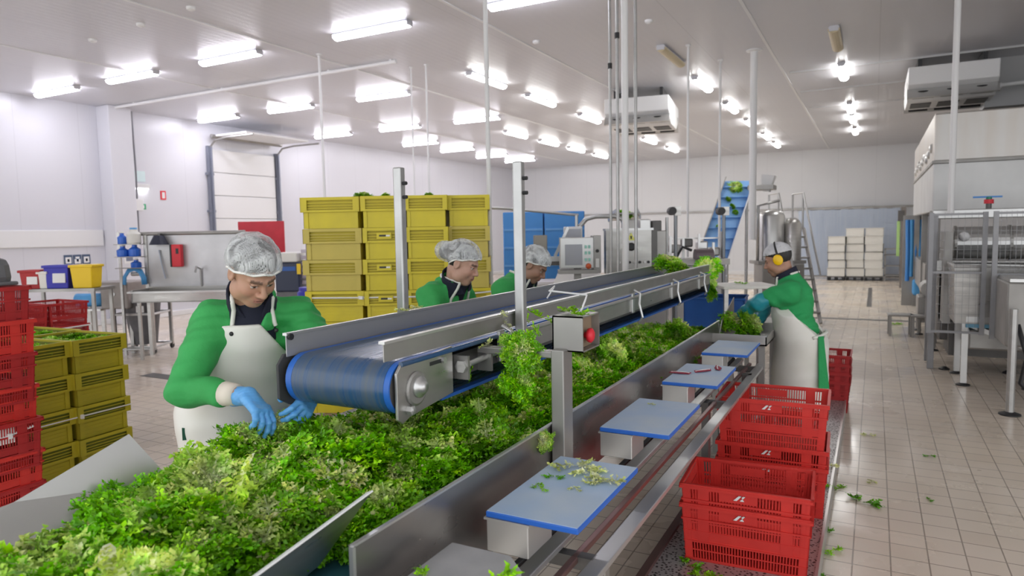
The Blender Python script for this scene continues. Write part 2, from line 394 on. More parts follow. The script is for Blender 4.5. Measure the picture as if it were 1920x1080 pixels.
# ceiling joints and the rail across it
mb=MB()
for x in (-10.9,-7.7,-4.6,-1.5): mb.bb((x-.02,-1.5,ZC-.012),(x+.02,YB,ZC+.01))
struct(mb.build('trim_3','white_paint'),'ceiling joint strips running away to the back wall')
mb=MB()
for y in (13.4,15.4,17.6): mb.bb((-1.4,y-.03,ZC-.03),(6.2,y+.03,ZC+.01))
struct(mb.build('trim_4',mat('ceiling_cross_trim',(.6,.6,.6),.5)),'grey cross joints of the right-hand ceiling')
struct(MB().bb((1.6,14.2,3.75),(6.2,14.8,ZC)).build('trim_5',mat('grey_beam',(.5,.5,.5),.5)),'grey boxed beam under the ceiling at the right')
struct(MB().bb((XL,YB-.05,2.4),(6.2,YB,2.47)).build('trim_6','steel_dull'),'steel rail along the back wall')
# floor drains
struct(MB().bb((-2.2,14.55,-.01),(1.3,14.72,.004)).build('trim_7','steel_dark'),'steel floor drain slot across the aisle')
struct(MB().bb((-.12,17,-.01),(-.02,22.2,.004)).build('trim_8','steel_dark'),'steel floor drain slot along the aisle')
struct(MB().bb((-8.5,5.55,-.01),(-5.5,5.75,.004)).build('trim_9','steel_dark'),'dark floor drain beside the crates')
# dock door in the left wall
d=thing('door_1','white sectional dock door with grey tracks in the left wall',None,(XL,12.5,0)); d['kind']='structure'
mb=MB()
for i in range(7): mb.bb((.03,-.98,.02+i*.56),(.075,.98,.57+i*.56))
mb.build('door_panel','white_paint',d,bevel=.012)
for y in (-1.06,1.06):
    mb=MB(); mb.bb((.02,y-.05,0),(.11,y+.05,4.0)); mb.bb((.11,y-.015,0),(.17,y+.015,4.0))
    for z in (.6,1.5,2.4,3.3): mb.bb((.0,y-.09,z),(.1,y+.09,z+.06))
    mb.build('door_track',mat('track_grey',(.28,.3,.36),.45,.5),d)
for y in (-1.06,1.06):
    MB().tube([(.1,y,3.95),(.3,y,4.12),(.7,y,4.16),(1.6,y,4.16)],.022,8).build('overhead_track',MT['steel_dull'],d)
MB().cyl((.22,-1.1,4.22),(.22,1.1,4.22),.05).build('spring_shaft','steel_dull',d)
mb=MB(); mb.bb((.05,-1.0,4.22),(1.3,1.0,4.26)); mb.build('raised_panel','white_paint',d)

# ------------------------------------------------------------------ tube lights
m_house=mat('light_housing',(.62,.62,.66),.4); m_emL=mat('tube_glow_cool',(.92,.90,1),.5,emit=20); m_emR=mat('tube_glow_neutral',(1,.99,.97),.5,emit=20)
def light_proto(em,name='tube_light'):
    t=thing(name,'x','light')
    mb=MB(); mb.prism([(-.05,0),(.05,0),(.07,-.02),(.07,-.035),(-.07,-.035),(-.07,-.02)],'X',-.63,.63); mb.build('housing',m_house,t)
    mb=MB(); n=9; pr=[(.078*math.cos(PI+PI*i/(n-1)),-.035+.055*math.sin(PI+PI*i/(n-1))) for i in range(n)]
    mb.prism(pr,'X',-.61,.61); mb.build('diffuser',em,t,smooth=False)
    for s in (-1,1): MB().bb((s*.62-.012,-.06,-.07),(s*.62+.012,.06,-.03)).build('end_cap',m_house,t)
    return t
pL=light_proto(m_emL); pR=light_proto(m_emR); pA=light_proto(MT['amber'])
used=set()
def put_light(proto,x,y,rz,label,group):
    if proto.name in used: o=dup(proto)
    else: o=proto; used.add(proto.name)
    o.location=(x,y,ZC); o.rotation_euler=(0,0,rz); o['label']=label; o['group']=group
rows=[(7.45,[-13.3,-11.1,-8.72,-6.0,-3.55]),(11.0,[-13.35,-11.1,-8.62]),(14.5,[-13.1,-10.85,-8.55]),(17.3,[-12.2]),(19.3,[-12.15]),(21.6,[-12.15]),(23.6,[-12.05])]
rn=['nearest','second','third','fourth','fifth','sixth','farthest']
for i,(y,xs) in enumerate(rows):
    for j,x in enumerate(xs):
        put_light(pL,x,y,0,f'lit tube light under the ceiling, {rn[i]} crosswise row'+(f', {NTH[j]} from the left wall' if len(xs)>1 else ' beside the left wall'),'crosswise tube lights')
cn=['nearest','second','third','fourth','fifth','sixth','seventh']
for c,(x,ys,desc) in enumerate([(-8.95,[17.3,19.5,21.7,24],'far column over the yellow crates'),(-6.2,[10.9,13.15,15.9,18.4,20.9,23.6],'column right of the pole cluster'),(-2.95,[13.4,16.3,19,22,24.4],'column beside the single white pole'),(-.56,[13.7,17.9,19.7,22.3],'column nearest the right-hand machines')]):
    for j,y in enumerate(ys):
        put_light(pR,x,y,PI/2,f'lit tube light in the lengthwise {desc}, {cn[j]} of it','lengthwise tube lights')
put_light(pA,-2.9,11.0,PI/2,'unlit yellowed tube light before the lit column beside the white pole','unlit tube lights')
put_light(pA,-.56,11.3,PI/2,'unlit yellowed tube light before the lit column nearest the machines','unlit tube lights')
# sprinkler / smoke detector dots
det=thing('smoke_detector','x','detector'); MB().lathe([(.02,0),(.055,0),(.05,-.03),(.02,-.045)]).build('detector_head','white_paint',det)
for i,(x,y,lb) in enumerate([(-6.2,5.6,'small white detector on the ceiling, lone one at the front left'),(-7.3,5.7,'small white detector next to the front left one'),(-8.4,5.8,'small white detector third along the front left line'),(-9.6,5.9,'small white detector fourth along the front left line'),(-4.4,9.2,'small white detector near the middle of the ceiling'),(-2.7,9.1,'small white detector over the pole cluster'),(-1.4,8.3,'small white detector right of the pole cluster')]):
    o=det if i==0 else dup(det); o.location=(x,y,ZC); o['label']=lb; o['group']='ceiling detectors'

# ------------------------------------------------------------------ coolers under the ceiling
def cooler(loc,rz,label):
    t=thing('ceiling_cooler',label,'air cooler',loc,rz)
    mb=MB(); mb.prism([(-.85,0),(.85,0),(.85,-.28),(.45,-.5),(-.45,-.5),(-.85,-.28)],'X',-.62,.62); mb.build('casing','white_paint',t,bevel=.015)
    for s in (-1,1):
        mb=MB()
        for k in range(3): 
            mb.lathe([(.02,0),(.13,0),(.145,.02),(.13,.03),(.02,.03)],(-.4+k*.4,s*.66,-.41),'Z',16)
        o=mb.build('fan','black',t)
    mb=MB()
    for k in range(3): mb.box((-.4+k*.4,.0,-.505),(.3,.5,.012))
    mb.build('grille','black',t)
    for s in (-1,1): MB().box((s*.45,0,.1),(.06,1.2,.2)).build('hanger','black',t)
    for s in (-1,1): MB().box((0,s*.74,-.36),(1.26,.03,.34),(s*.6,0,0)).build('side_louver','steel_light',t)
    for s in (-1,1):
        for k in range(3): MB().box((-.4+k*.4,s*.68,-.40),(.30,.03,.22),(s*.6,0,0)).build('dark_opening','black',t)
    return t
cooler((-4.25,13.9,ZC-.2),R(8),'white twin-sided air cooler hung from the ceiling near the pole cluster')
cooler((1.05,14.0,ZC-.2),0,'white air cooler hung from the ceiling above the large right-hand machine')

# ------------------------------------------------------------------ hanging pipes
def pipe(x,y,z0,r,label,m='zinc',foot=False,clamp=()):
    t=thing('hanging_pipe',label,'pipe',(x,y,z0),0,'pipes hung from the ceiling')
    MB().cyl((0,0,0),(0,0,ZC-z0),r,seg=12).build('tube',m,t,smooth=False)
    MB().lathe([(r*2.2,0),(r*2.2,-.015),(r*1.2,-.03)],(0,0,ZC-z0),seg=14).build('ceiling_flange',m,t)
    for z in clamp: MB().lathe([(r*1.5,-.03),(r*1.5,.03)],(0,0,z-z0),seg=14).build('clamp','black',t)
    return t
pipe(-3.53,6.2,0,.024,'white pipe hanging beside the tall yellow crate pallet','white_paint')
pipe(-7.54,8.1,0,.02,'white pipe standing behind the left end of the yellow crate pallet','white_paint')
pipe(-6.85,9.5,0,.013,'thin white pipe behind the yellow crate pallet, left of a pair','white_paint')
pipe(-6.55,9.5,0,.016,'thin white pipe behind the yellow crate pallet, right of a pair','white_paint')
pipe(-2.62,7.35,0,.016,'thin steel pipe at the left of the pole cluster',clamp=(3.6,))
pipe(-2.52,7.3,0,.018,'thin steel pipe left of the thick pole in the cluster',clamp=(3.9,))
pipe(-2.35,7.05,1.3,.036,'thick white pole in the middle of the pole cluster','white_paint')
pipe(-2.33,7.35,0,.018,'thin steel pipe at the right of the pole cluster')
pipe(-2.54,10.6,0,.018,'thin white pipe by the blue incline conveyor, left of it','white_paint')
pipe(-2.3,11.8,0,.02,'thin white pipe just left of the blue incline conveyor','white_paint')
pipe(-1.72,11.45,1.6,.055,'single thick white pole meeting the top of the incline conveyor','white_paint')
pipe(.79,9.6,1.9,.035,'white pole hanging over the right-hand machine fence','white_paint')
t=thing('ceiling_rail','white pipe running crosswise under the ceiling from the left wall','pipe',(-13.93,8.95,ZC-.04))
MB().cyl((0,0,0),(7.2,0,0),.03).build('tube','white_paint',t)
mb=MB(); 
for x in (.6,3.2,5.8,7.1): mb.bb((x-.02,-.02,0),(x+.02,.02,.04))
mb.build('bracket','white_paint',t)
t=thing('cooler_drain_pipe','thin white pipe running from the right-hand cooler to the right','pipe',(1.7,13.6,ZC-.55))
MB().tube([(0,0,0),(1.5,0,.05),(4.4,0,.12)],.03).build('tube','white_paint',t); MB().lathe([(.045,-.03),(.045,.03)],(.02,0,0),'X',12).build('coupling','white_paint',t)
for x in (1.2,3.4): MB().cyl((x,0,.03),(x,0,.55),.012).build('hanger','white_paint',t)
MT['rail_red']=mat('reddish_rail',(.30,.17,.16),.35,.7)
MT['steel_wall']=mat('trough_wall_steel',(.36,.345,.33),.3,.85,.6,2.2,(.2,.19,.18),stretch=(1,1,3),rnoise=.08)
# ------------------------------------------------------------------ the trimming line: trough conveyor below, belt conveyor above
def wb(mb,name,material,parent,bevel=0.,smooth=False):
    L=parent.matrix_basis.translation if parent.parent is None else parent.parent.matrix_basis.translation
    bmesh.ops.translate(mb.bm,verts=mb.bm.verts,vec=-Vector(L))
    return mb.build(name,material,parent,bevel,smooth)
tr=thing('trough_conveyor','long stainless trough conveyor with teal belt carrying the heap of curly lettuce','conveyor',(-1.5,3,0))
X0,X1=-1.98,-1.04; YE=5.35
wb(MB().bb((X0+.02,.2,.865),(X1-.01,6.1,.885)),'belt','teal_belt',tr)
wb(MB().bb((X0+.1,.3,.72),(X1-.12,6.0,.85)),'bed','steel_dark',tr)
wb(MB().cyl((X0+.02,.2,.80),(X1-.02,.2,.80),.075,seg=20),'end_roller','blue_belt',tr)
o=wb(MB().prism([(X1-.003,.80),(X1+.003,.80),(X1+.003,1.086),(X1-.012,1.09),(X1-.003,1.082)],'Y',1.16,YE),'side_wall','steel_wall',tr)
wb(MB().bb((X1-.006,1.155,.80),(X1+.006,1.165,1.09)),'wall_edge','steel_light',tr)
wb(MB().bb((X0-.003,1.5,.80),(X0+.003,YE,1.04)),'side_wall','steel',tr)
wb(MB().bb((X0-.01,1.5,1.035),(X0+.04,YE,1.045)),'wall_lip','blue_belt',tr)
wb(MB().bb((X1-.006,1.16,1.088),(X1+.006,YE,1.094)),'wall_lip','steel_light',tr)
# end ramp at the far end
wb(MB().sheet([(X1,YE,.95),(X1+.02,YE+.02,1.09),(X1-.02,YE+.75,1.2),(X1-.02,YE+.75,1.0)],.006),'end_guide','steel_dull',tr)
# flared infeed flaps
wb(MB().sheet([(-2.15,.2,1.0),(-2.10,.98,1.075),(-2.1,1.32,1.175),(-2.02,1.40,1.01),(-1.9,1.36,.90),(-1.9,.2,.86)],.006,n=(1,0,.5)),'infeed_flap','steel_light',tr)
wb(MB().sheet([(-1.25,1.26,.955),(-1.11,1.31,1.155),(-1.11,.3,1.02),(-1.25,.3,.84)],.006),'infeed_flap','steel',tr)
wb(MB().sheet([(-1.118,1.31,1.152),(-1.1,1.31,1.16),(-1.1,.3,1.028),(-1.118,.3,1.018)],.004),'flap_lip','white_paint',tr)
for x,m in ((-1.21,'steel_dull'),(-1.16,'steel_dark'),(-1.12,'steel_light')): wb(MB().bb((x-.014,.2,.80),(x+.014,1.2,.83)),'guide_rail',m,tr)
# outer rails and legs
for x,w,z,m in ((-.715,.055,.80,'steel_light'),(-.795,.022,.80,'rail_red'),(-.865,.05,.83,'steel_light'),(-.91,.02,.83,'rubber')):
    wb(MB().bb((x-w/2,.3,z-.02),(x+w/2,YE-.1,z)),'rail',m,tr,bevel=.003)
for x in (-2.1,-2.24): wb(MB().bb((x-.02,.8,.83),(x+.02,YE-.1,.86)),'rail','steel',tr)
for y in (.75,1.9,4.0,5.1):
    for x in ((-.715,-2.2) if y<3 else (-2.2,)):
        wb(MB().bb((x-.02,y-.02,0.02),(x+.02,y+.02,.78)),'leg','steel_dull',tr,bevel=.003)
        wb(MB().lathe([(.04,0),(.04,.012),(.015,.03)],(x,y,0)),'foot','black',tr)
    wb(MB().bb((-2.2,y-.02,.76),(-.735,y+.02,.80)),'cross_beam','steel_dark',tr)
wb(MB().bb((-.78,4.80,.12),(-.72,4.86,.80)),'leg','steel_dark',tr)
wb(MB().bb((-.86,3.93,.0),(-.82,3.99,.80)),'leg','steel_dark',tr)
# board brackets
board_y=[1.645,2.57,3.495,4.425]
for y in board_y:
    wb(MB().bb((-.968,y,.885),(-.835,y+.16,.984)),'board_bracket','steel_light',tr,bevel=.003)
    wb(MB().bb((-.975,y-.003,.978),(-.83,y+.5,.985)),'bracket_lip','steel_light',tr)
for y in [1.75,2.65,3.55,4.45]:
    wb(MB().bb((-2.25,y,.93),(-2.0,y+.4,.945)),'bracket_shelf','steel',tr)
wb(MB().bb((-2.1,1.5,.80),(-2.0,1.9,.93)),'board_bracket','steel',tr)
# boards (lie on their brackets: things of their own)
bl=['blue cutting board with frisee scraps on it, nearest to the camera','bare blue cutting board, second from the camera','blue cutting board with dark red scraps on it','blue cutting board farthest away, beside the green-shirted worker']
def board(x0,y0,w,l,z,label,group,rz=0):
    t=thing('cutting_board',label,'cutting board',(x0+w/2,y0+l/2,z),rz,group)
    MB().box((0,0,.0085),(w,l,.017)).build('slab','blue_rim',t,bevel=.003)
    MB().box((0,0,.0178),(w-.006,l-.006,.002)).build('cutting_surface','blue_board',t)
    return t
for i,y in enumerate(board_y): board(-.97,y,.285,.53,.985,bl[i],'blue cutting boards along the right of the trough')
t=thing('steel_tray','bare grey metal shelf board at the bottom edge of the picture','board',(-.86,1.1,.965))
MB().prism([(-.115,-.35),(.12,-.35),(.12,.32),(.06,.375),(-.115,.375)],'Z',0,.016).build('plate',mat('grey_worn_board',(.42,.42,.43),.5,.2,.5,8),t,bevel=.003)
MB().prism([(-.1,-.35),(.1,-.35),(.1,.3),(-.1,.3)],'Z',-.03,0).build('support','steel_dark',t)
lb=['blue cutting board in front of the man with the white apron, left of the trough','blue cutting board left of the trough behind the upper conveyor, first woman','blue cutting board left of the trough behind the upper conveyor, second woman']
for i,y in enumerate((1.72,2.62,3.52)): board(-2.25,y,.19,.5,.945,lb[i],'blue cutting boards along the left of the trough')

# upper belt conveyor
up=thing('belt_conveyor','raised blue belt conveyor with grey side guards running over the lettuce trough','conveyor',(-1.58,4,0))
xf,xb,Y0,Y1=-1.35,-1.82,1.80,6.45; zt,zb=1.385,1.205; rr=.09; zc=1.295
def beltprof(th):
    p=[]
    for i in range(15): a=PI/2+PI*i/14; p.append((Y0+(rr-th)*math.cos(a),zc+(rr-th)*math.sin(a)))
    for i in range(9): a=-PI/2+PI*i/8; p.append((Y1+(rr-th)*math.cos(a),zc+(rr-th)*math.sin(a)))
    return p
def beltmesh(x0,x1,th=.0):
    mb=MB(); po=beltprof(th); pi=beltprof(th+.006); k=len(po)
    vs=[(x0,)+p for p in po]+[(x1,)+p for p in po]+[(x0,)+p for p in pi]+[(x1,)+p for p in pi]
    f=[]
    for i in range(k):
        j=(i+1)%k; f+=[(i,j,k+j,k+i),(2*k+i,3*k+i,3*k+j,2*k+j),(i,2*k+i,2*k+j,j),(k+i,k+j,3*k+j,3*k+i)]
    mb._add(vs,f); return mb
o=wb(beltmesh(xb+.04,xf-.03),'belt','blue_belt',up); smooth_by_angle(o)
for a,b in ((xb+.012,xb+.038),(xf-.03,xf-.008)):
    o=wb(beltmesh(a,b,.001),'belt_edge','blue_edge',up); smooth_by_angle(o)
for y in (Y0,Y1): wb(MB().cyl((xb+.01,y,zc),(xf-.01,y,zc),rr-.008,seg=24),'roller','steel_dark',up)
# return belt seen from the side
wb(MB().bb((xf-.03,2.0,zb),(xf+.0,Y1-.1,zb+.012)),'belt_return_edge','blue_deep',up)
# guards
wb(MB().prism([(xb-.004,1.375),(xb,1.375),(xb,1.452),(xb-.012,1.455),(xb-.012,1.450),(xb-.004,1.448)],'Y',Y0-.065,7.3),'side_guard',mat('guard_grey',(.45,.45,.46),.4,.5,.2,3),up)
wb(MB().bb((xb-.016,Y0-.066,1.45),(xb+.004,7.3,1.459)),'guard_lip','steel_light',up)
wb(MB().prism([(xf,1.40),(xf+.004,1.40),(xf+.004,1.458),(xf-.014,1.462),(xf-.014,1.457),(xf,1.454)],'Y',Y0-.12,Y1),'side_guard','steel_dull',up)
wb(MB().bb((xf-.016,Y0-.121,1.456),(xf+.008,Y1,1.465)),'guard_lip','steel_light',up)
wb(MB().bb((xf-.004,2.42,1.285),(xf+.008,Y1,1.365)),'side_frame','steel',up)
wb(MB().cyl((xf+.012,2.42,1.372),(xf+.012,Y1,1.372),.011),'frame_rail','zinc',up)
wb(MB().cyl((xf+.006,1.76,1.378),(xf+.006,2.42,1.378),.009),'frame_rail','blue_belt',up)
wb(MB().bb((xb-.008,Y0,1.27),(xb+.006,7.2,1.36)),'side_frame','steel_dull',up)
wb(MB().bb((xb+.05,1.95,1.25),(xf-.05,Y1-.1,1.34)),'slider_bed','steel_dark',up)
# near end plates
p=wb(MB().prism([(1.735,1.20),(1.735,1.352),(1.758,1.376),(2.065,1.392),(2.065,1.222),(1.80,1.196),(1.762,1.182)],'X',xf-.002,xf+.008),'end_plate','steel',up,bevel=.002)
def sub(mb,name,m,par,smooth=False,bevel=0):
    bmesh.ops.translate(mb.bm,verts=mb.bm.verts,vec=-Vector(up.location)); return mb.build(name,m,par,bevel,smooth)
sub(MB().lathe([(.058,0),(.058,.006),(.05,.01)],(xf+.008,1.835,1.285),'X',28),'bearing_disc','steel_dull',p)
sub(MB().lathe([(.036,0),(.036,.014),(.022,.018),(.02,.03),(.002,.032)],(xf+.012,1.842,1.29),'X',24),'bearing_hub','steel_light',p,True)
sub(MB().lathe([(.016,0),(.016,.02),(.004,.022)],(xf+.008,1.792,1.222),'X',6),'bolt','steel_light',p)
sub(MB().bb((xf+.007,1.92,1.345),(xf+.010,1.99,1.358)),'slot','black',p)
sub(MB().lathe([(.012,0),(.012,.012)],(xf+.008,1.998,1.352),'X',6),'bolt','steel_light',p)
wb(MB().prism([(1.70,1.23),(1.70,1.35),(1.73,1.385),(1.93,1.385),(1.93,1.2),(1.75,1.2)],'X',xb-.02,xb-.008),'end_plate','rubber',up,bevel=.003)
wb(MB().lathe([(.012,0),(.012,.014)],(xb-.003,1.75,1.445),'X',8),'guard_bolt','black',up)
# belt tensioner
wb(MB().cyl((xf+.03,2.08,1.313),(xf+.03,2.42,1.325),.011),'tension_rod','steel_light',up)
for y in (2.10,2.27): wb(MB().bb((xf-.005,y-.006,1.265),(xf+.055,y+.006,1.352)),'tension_bracket','steel_dull',up)
wb(MB().lathe([(.024,-.02),(.024,.02)],(xf+.03,2.10,1.314),'Y',6),'tension_nut','steel_light',up)
# posts
sq=[(-.021,-.021),(.021,-.021),(.021,.021),(-.021,.021)]
for x,y,z0,z1 in ((xb-.035,2.46,1.3,2.09),(xf+.035,2.56,1.19,2.09)):
    q=wb(MB().bb((x-.02,y-.02,z0),(x+.02,y+.02,z1)),'post','zinc',up,bevel=.006)
    sub(MB().lathe([(.008,0),(.008,.02)],(x+.02,y,z1-.07),'X',8),'screw','black',q)
    sub(MB().lathe([(.008,0),(.008,.02)],(x+.02,y,z1-.13),'X',8),'screw','black',q)
    wb(MB().bb((x-.035,y-.05,1.24),(x+.03,y+.05,1.29)),'post_clamp','steel_dull',up,bevel=.004)
for y in (2.42,3.1,4.15,5.1,6.0):
    wb(MB().bb((xf+.006,y-.022,1.275),(xf+.02,y+.022,1.4)),'frame_bracket','steel_light',up,bevel=.003)
    wb(MB().tube([(xf+.02,y,1.42),(xf+.06,y,1.40),(xf+.055,y,1.33),(xf+.075,y,1.25),(xf+.06,y,1.225)],.008),'hook','steel_light',up)
# support post with arm
wb(MB().bb((-1.03,2.235,.84),(-.98,2.32,1.37)),'support_post','steel_dull',up,bevel=.004)
wb(MB().bb((xf,2.25,1.335),(-1.0,2.30,1.36)),'support_arm','steel_dull',up,bevel=.004)
for y in (2.4,4.9,6.1): 
    wb(MB().bb((-2.02,y,.84),(-1.97,y+.05,1.3)),'support_post','steel_dull',up); wb(MB().bb((-2.02,y,1.27),(xb,y+.05,1.31)),'support_arm','steel_dull',up)
wb(MB().tube([(-1.42,3.05,1.47),(-1.38,3.05,1.53),(-1.2,2.6,1.55),(-1.0,2.52,1.545),(-.98,2.45,1.53),(-.98,2.4,1.49)],.004,6),'sensor_wire','white_paint',up)
# switch box
sb=thing('switch_box','grey stainless switch box with a red button under the belt conveyor','control box',(-.98,2.36,1.36))
mb=MB(); mb.bb((-.06,-.085,0),(-.055,.085,.13)); mb.bb((-.06,-.085,0),(.06,-.08,.13)); mb.bb((-.06,.08,0),(.06,.085,.13)); mb.bb((-.06,-.085,0),(.06,.085,.005)); mb.bb((-.06,-.085,.125),(.06,.085,.13))
mb.build('housing','steel_dull',sb)
MB().bb((.02,-.079,.006),(.03,.079,.124)).build('inner_panel',mat('brown_panel',(.28,.2,.13),.6),sb)
MB().lathe([(.012,0),(.012,.012),(.026,.014),(.028,.026),(.018,.034),(.002,.036)],(.03,.01,.05),'X',18).build('push_button','red_bright',sb,smooth=True)

# platform in front of the right-hand boards
m_gr=mat('grating',(.34,.335,.32),.45,.7)
nt=m_gr.node_tree; g=nt.nodes.new('ShaderNodeNewGeometry'); vo=nt.nodes.new('ShaderNodeTexVoronoi'); vo.inputs['Scale'].default_value=55
nt.links.new(g.outputs['Position'],vo.inputs['Vector']); rp=nt.nodes.new('ShaderNodeMapRange'); rp.inputs[1].default_value=.25; rp.inputs[2].default_value=.45; rp.inputs[3].default_value=.06; rp.inputs[4].default_value=.6
nt.links.new(vo.outputs['Distance'],rp.inputs[0]); cb=nt.nodes.new('ShaderNodeCombineColor')
for k in range(3): nt.links.new(rp.outputs[0],cb.inputs[k])
nt.links.new(cb.outputs[0],nt.nodes['Principled BSDF'].inputs['Base Color'])
pf=thing('work_platform','low perforated steel platform under the red crates beside the line','platform',(-.58,4.6,0))
MB().bb((-.36,-2.6,.09),(.36,2.6,.12)).build('deck',m_gr,pf)
MB().bb((.36,-2.6,0),(.375,2.6,.13)).build('side_plate','steel_light',pf)
MB().bb((-.40,-2.6,.04),(-.36,2.6,.14)).build('edge_angle',mat('reddish_steel',(.2,.12,.11),.4,.6),pf)
for y in (-2.4,-.8,.8,2.4): MB().bb((-.36,y-.03,0),(.36,y+.03,.09)).build('joist','steel_dark',pf)
pl=thing('work_platform','low steel platform on the workers side left of the trough','platform',(-2.75,4.2,0))
MB().bb((-.3,-2.9,.09),(.3,2.9,.12)).build('deck',m_gr,pl)
for y in (-2.5,0,2.5): MB().bb((-.3,y-.03,0),(.3,y+.03,.09)).build('joist','steel_dark',pl)
# ------------------------------------------------------------------ crates
def crate_ring(mb,L,W,H,tp,z0,z1,out,th=.004,long_only=False):
    """four wall strips between heights z0..z1, pushed out by `out`, following the taper tp at the foot"""
    def dims(z): k=tp+(1-tp)*z/H; return L/2*k+out, W/2*k+out
    (a0,b0),(a1,b1)=dims(z0),dims(z1)
    for (p,q,P,Q) in [((-a0,-b0),(a0,-b0),(-a1,-b1),(a1,-b1)),((a0,-b0),(a0,b0),(a1,-b1),(a1,b1)),((a0,b0),(-a0,b0),(a1,b1),(-a1,b1)),((-a0,b0),(-a0,-b0),(-a1,b1),(-a1,-b1))]:
        n=V(-(p[0]+q[0]),-(p[1]+q[1]),0)
        mb.sheet([(*p,z0),(*q,z0),(*Q,z1),(*P,z1)],th,n)
def crate_bars(mb,L,W,H,tp,z0,z1,pitch,bw,gaps=()):
    def dims(z): k=tp+(1-tp)*z/H; return L/2*k, W/2*k
    (a0,b0),(a1,b1)=dims(z0),dims(z1)
    for side in (0,1,2,3):
        ln=L if side%2==0 else W; n=int((ln*tp-.06)/pitch)
        for i in range(n+1):
            u=-1+2*(i+.5)/(n+1); w=bw/ln
            if any(g0<abs(u)<g1 for g0,g1 in gaps) : continue
            pts=[]
            for (uu,z,a,b) in ((u-w,z0,a0,b0),(u+w,z0,a0,b0),(u+w,z1,a1,b1),(u-w,z1,a1,b1)):
                p={0:(uu*a,-b),1:(a,uu*b),2:(-uu*a,b),3:(-a,-uu*b)}[side]; pts.append((*p,z))
            n3={0:(0,1,0),1:(-1,0,0),2:(0,-1,0),3:(1,0,0)}[side]
            mb.sheet(pts,.003,n3)
def corner_posts(mb,L,W,H,tp,z0,z1,w,out=.001,mids=()):
    def dims(z): k=tp+(1-tp)*z/H; return L/2*k+out, W/2*k+out
    (a0,b0),(a1,b1)=dims(z0),dims(z1)
    for sx in (-1,1):
        for sy in (-1,1):
            mb.sheet([(sx*a0,sy*b0,z0),(sx*(a0-w),sy*b0,z0),(sx*(a1-w),sy*b1,z1),(sx*a1,sy*b1,z1)],.004,(0,-sy,0))
            mb.sheet([(sx*a0,sy*b0,z0),(sx*a0,sy*(b0-w*.7),z0),(sx*a1,sy*(b1-w*.7),z1),(sx*a1,sy*b1,z1)],.004,(-sx,0,0))
    for m,mw in mids:
        for sx in (-1,1):
            for sy in (-1,1):
                mb.sheet([(sx*(m-mw),sy*b0,z0),(sx*(m+mw),sy*b0,z0),(sx*(m+mw),sy*b1,z1),(sx*(m-mw),sy*b1,z1)],.004,(0,-sy,0))
def red_crate_proto(m,name='red_crate'):
    L,W,H,tp=.6,.42,.30,.94
    t=thing(name,'x','crate')
    mb=MB(); crate_ring(mb,L,W,H,tp,.286,.30,.012,.014); crate_ring(mb,L,W,H,tp,.276,.290,.014); mb.build('rim',m,t)
    mb=MB()
    for z0,z1 in ((0,.014),(.055,.061),(.096,.104),(.150,.158),(.212,.222)): crate_ring(mb,L,W,H,tp,z0,z1,.004 if z1<.2 else .009,.006)
    crate_ring(mb,L,W,H,tp,.108,.148,-.001,.003)
    corner_posts(mb,L,W,H,tp,0,.29,.036); corner_posts(mb,L,W,H,tp,.10,.29,.02,.002,mids=((.195,.028),))
    mb.bb((-L/2*tp,-W/2*tp,0),(L/2*tp,W/2*tp,.006)); mb.build('body',m,t)
    for q in ((.012,.10),(.156,.214),(.222,.28)):
        mb=MB(); crate_bars(mb,L,W,H,tp,q[0],q[1],.0125,.006,gaps=()); mb.build('vent_bars',m,t)
    for s in (-1,1):
        mb=MB(); mb.sheet([(-.12,s*W/2*.99,.228),(.06,s*W/2*.99,.228),(.06,s*W/2*.998,.272),(-.12,s*W/2*.998,.272)],.004,(0,-s,0)); mb.build('handle_panel',m,t)
    # small pale angular emblem on the long side
    mb=MB(); y=-W/2-.006
    for pts in ([(-.05,.245),(-.025,.27),(-.012,.27),(-.034,.245)],[(-.02,.245),(-.008,.257),(.0,.245)],[(-.012,.262),(-.004,.27),(.006,.27),(-.004,.258)]):
        mb.prism(pts,'Y',y-.002,y+.004)
    mb.build('emblem',MT['paper'],t)
    return t
def yellow_crate_proto(m,m2,m3,name='yellow_crate',hole=False):
    L,W,H,tp=.6,.42,.285,1.0
    t=thing(name,'x','crate')
    mb=MB(); crate_ring(mb,L,W,H,tp,.258,.285,.008,.014); crate_ring(mb,L,W,H,tp,.15,.168,.008,.012)
    crate_ring(mb,L,W,H,tp,.229,.236,.0,.006); crate_ring(mb,L,W,H,tp,.203,.209,.0,.006); crate_ring(mb,L,W,H,tp,.18,.186,.0,.006)
    corner_posts(mb,L,W,H,tp,.15,.285,.07,.011); mb.build('rim_frame',m,t)
    mb=MB(); crate_ring(mb,L,W,H,tp,0,.15,-.02,.006); mb.bb((-L/2+.025,-W/2+.025,0),(L/2-.025,W/2-.025,.008)); mb.build('body',m2,t)
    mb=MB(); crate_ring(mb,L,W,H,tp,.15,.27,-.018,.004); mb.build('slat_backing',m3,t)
    mb=MB()
    for z in (.03,.06,.09,.12): crate_ring(mb,L,W,H,tp,z,z+.008,-.017,.004)
    corner_posts(mb,L,W,H,tp,0,.15,.05,-.012); mb.build('ribs',m,t)
    if hole:
        for s in (-1,1):
            MB().bb((s*(L/2+.012)-.004,-.075,.185),(s*(L/2+.012)+.002,.075,.24)).build('handle_panel',m,t)
            MB().bb((s*(L/2+.014)-.003,-.02,.205),(s*(L/2+.014)+.003,.05,.222)).build('handle_hole',MT['black'],t)
            MB().bb((s*(L/2+.014)-.003,-.06,.206),(s*(L/2+.014)+.003,-.02,.22)).build('label_strip',MT['paper'],t)
    return t
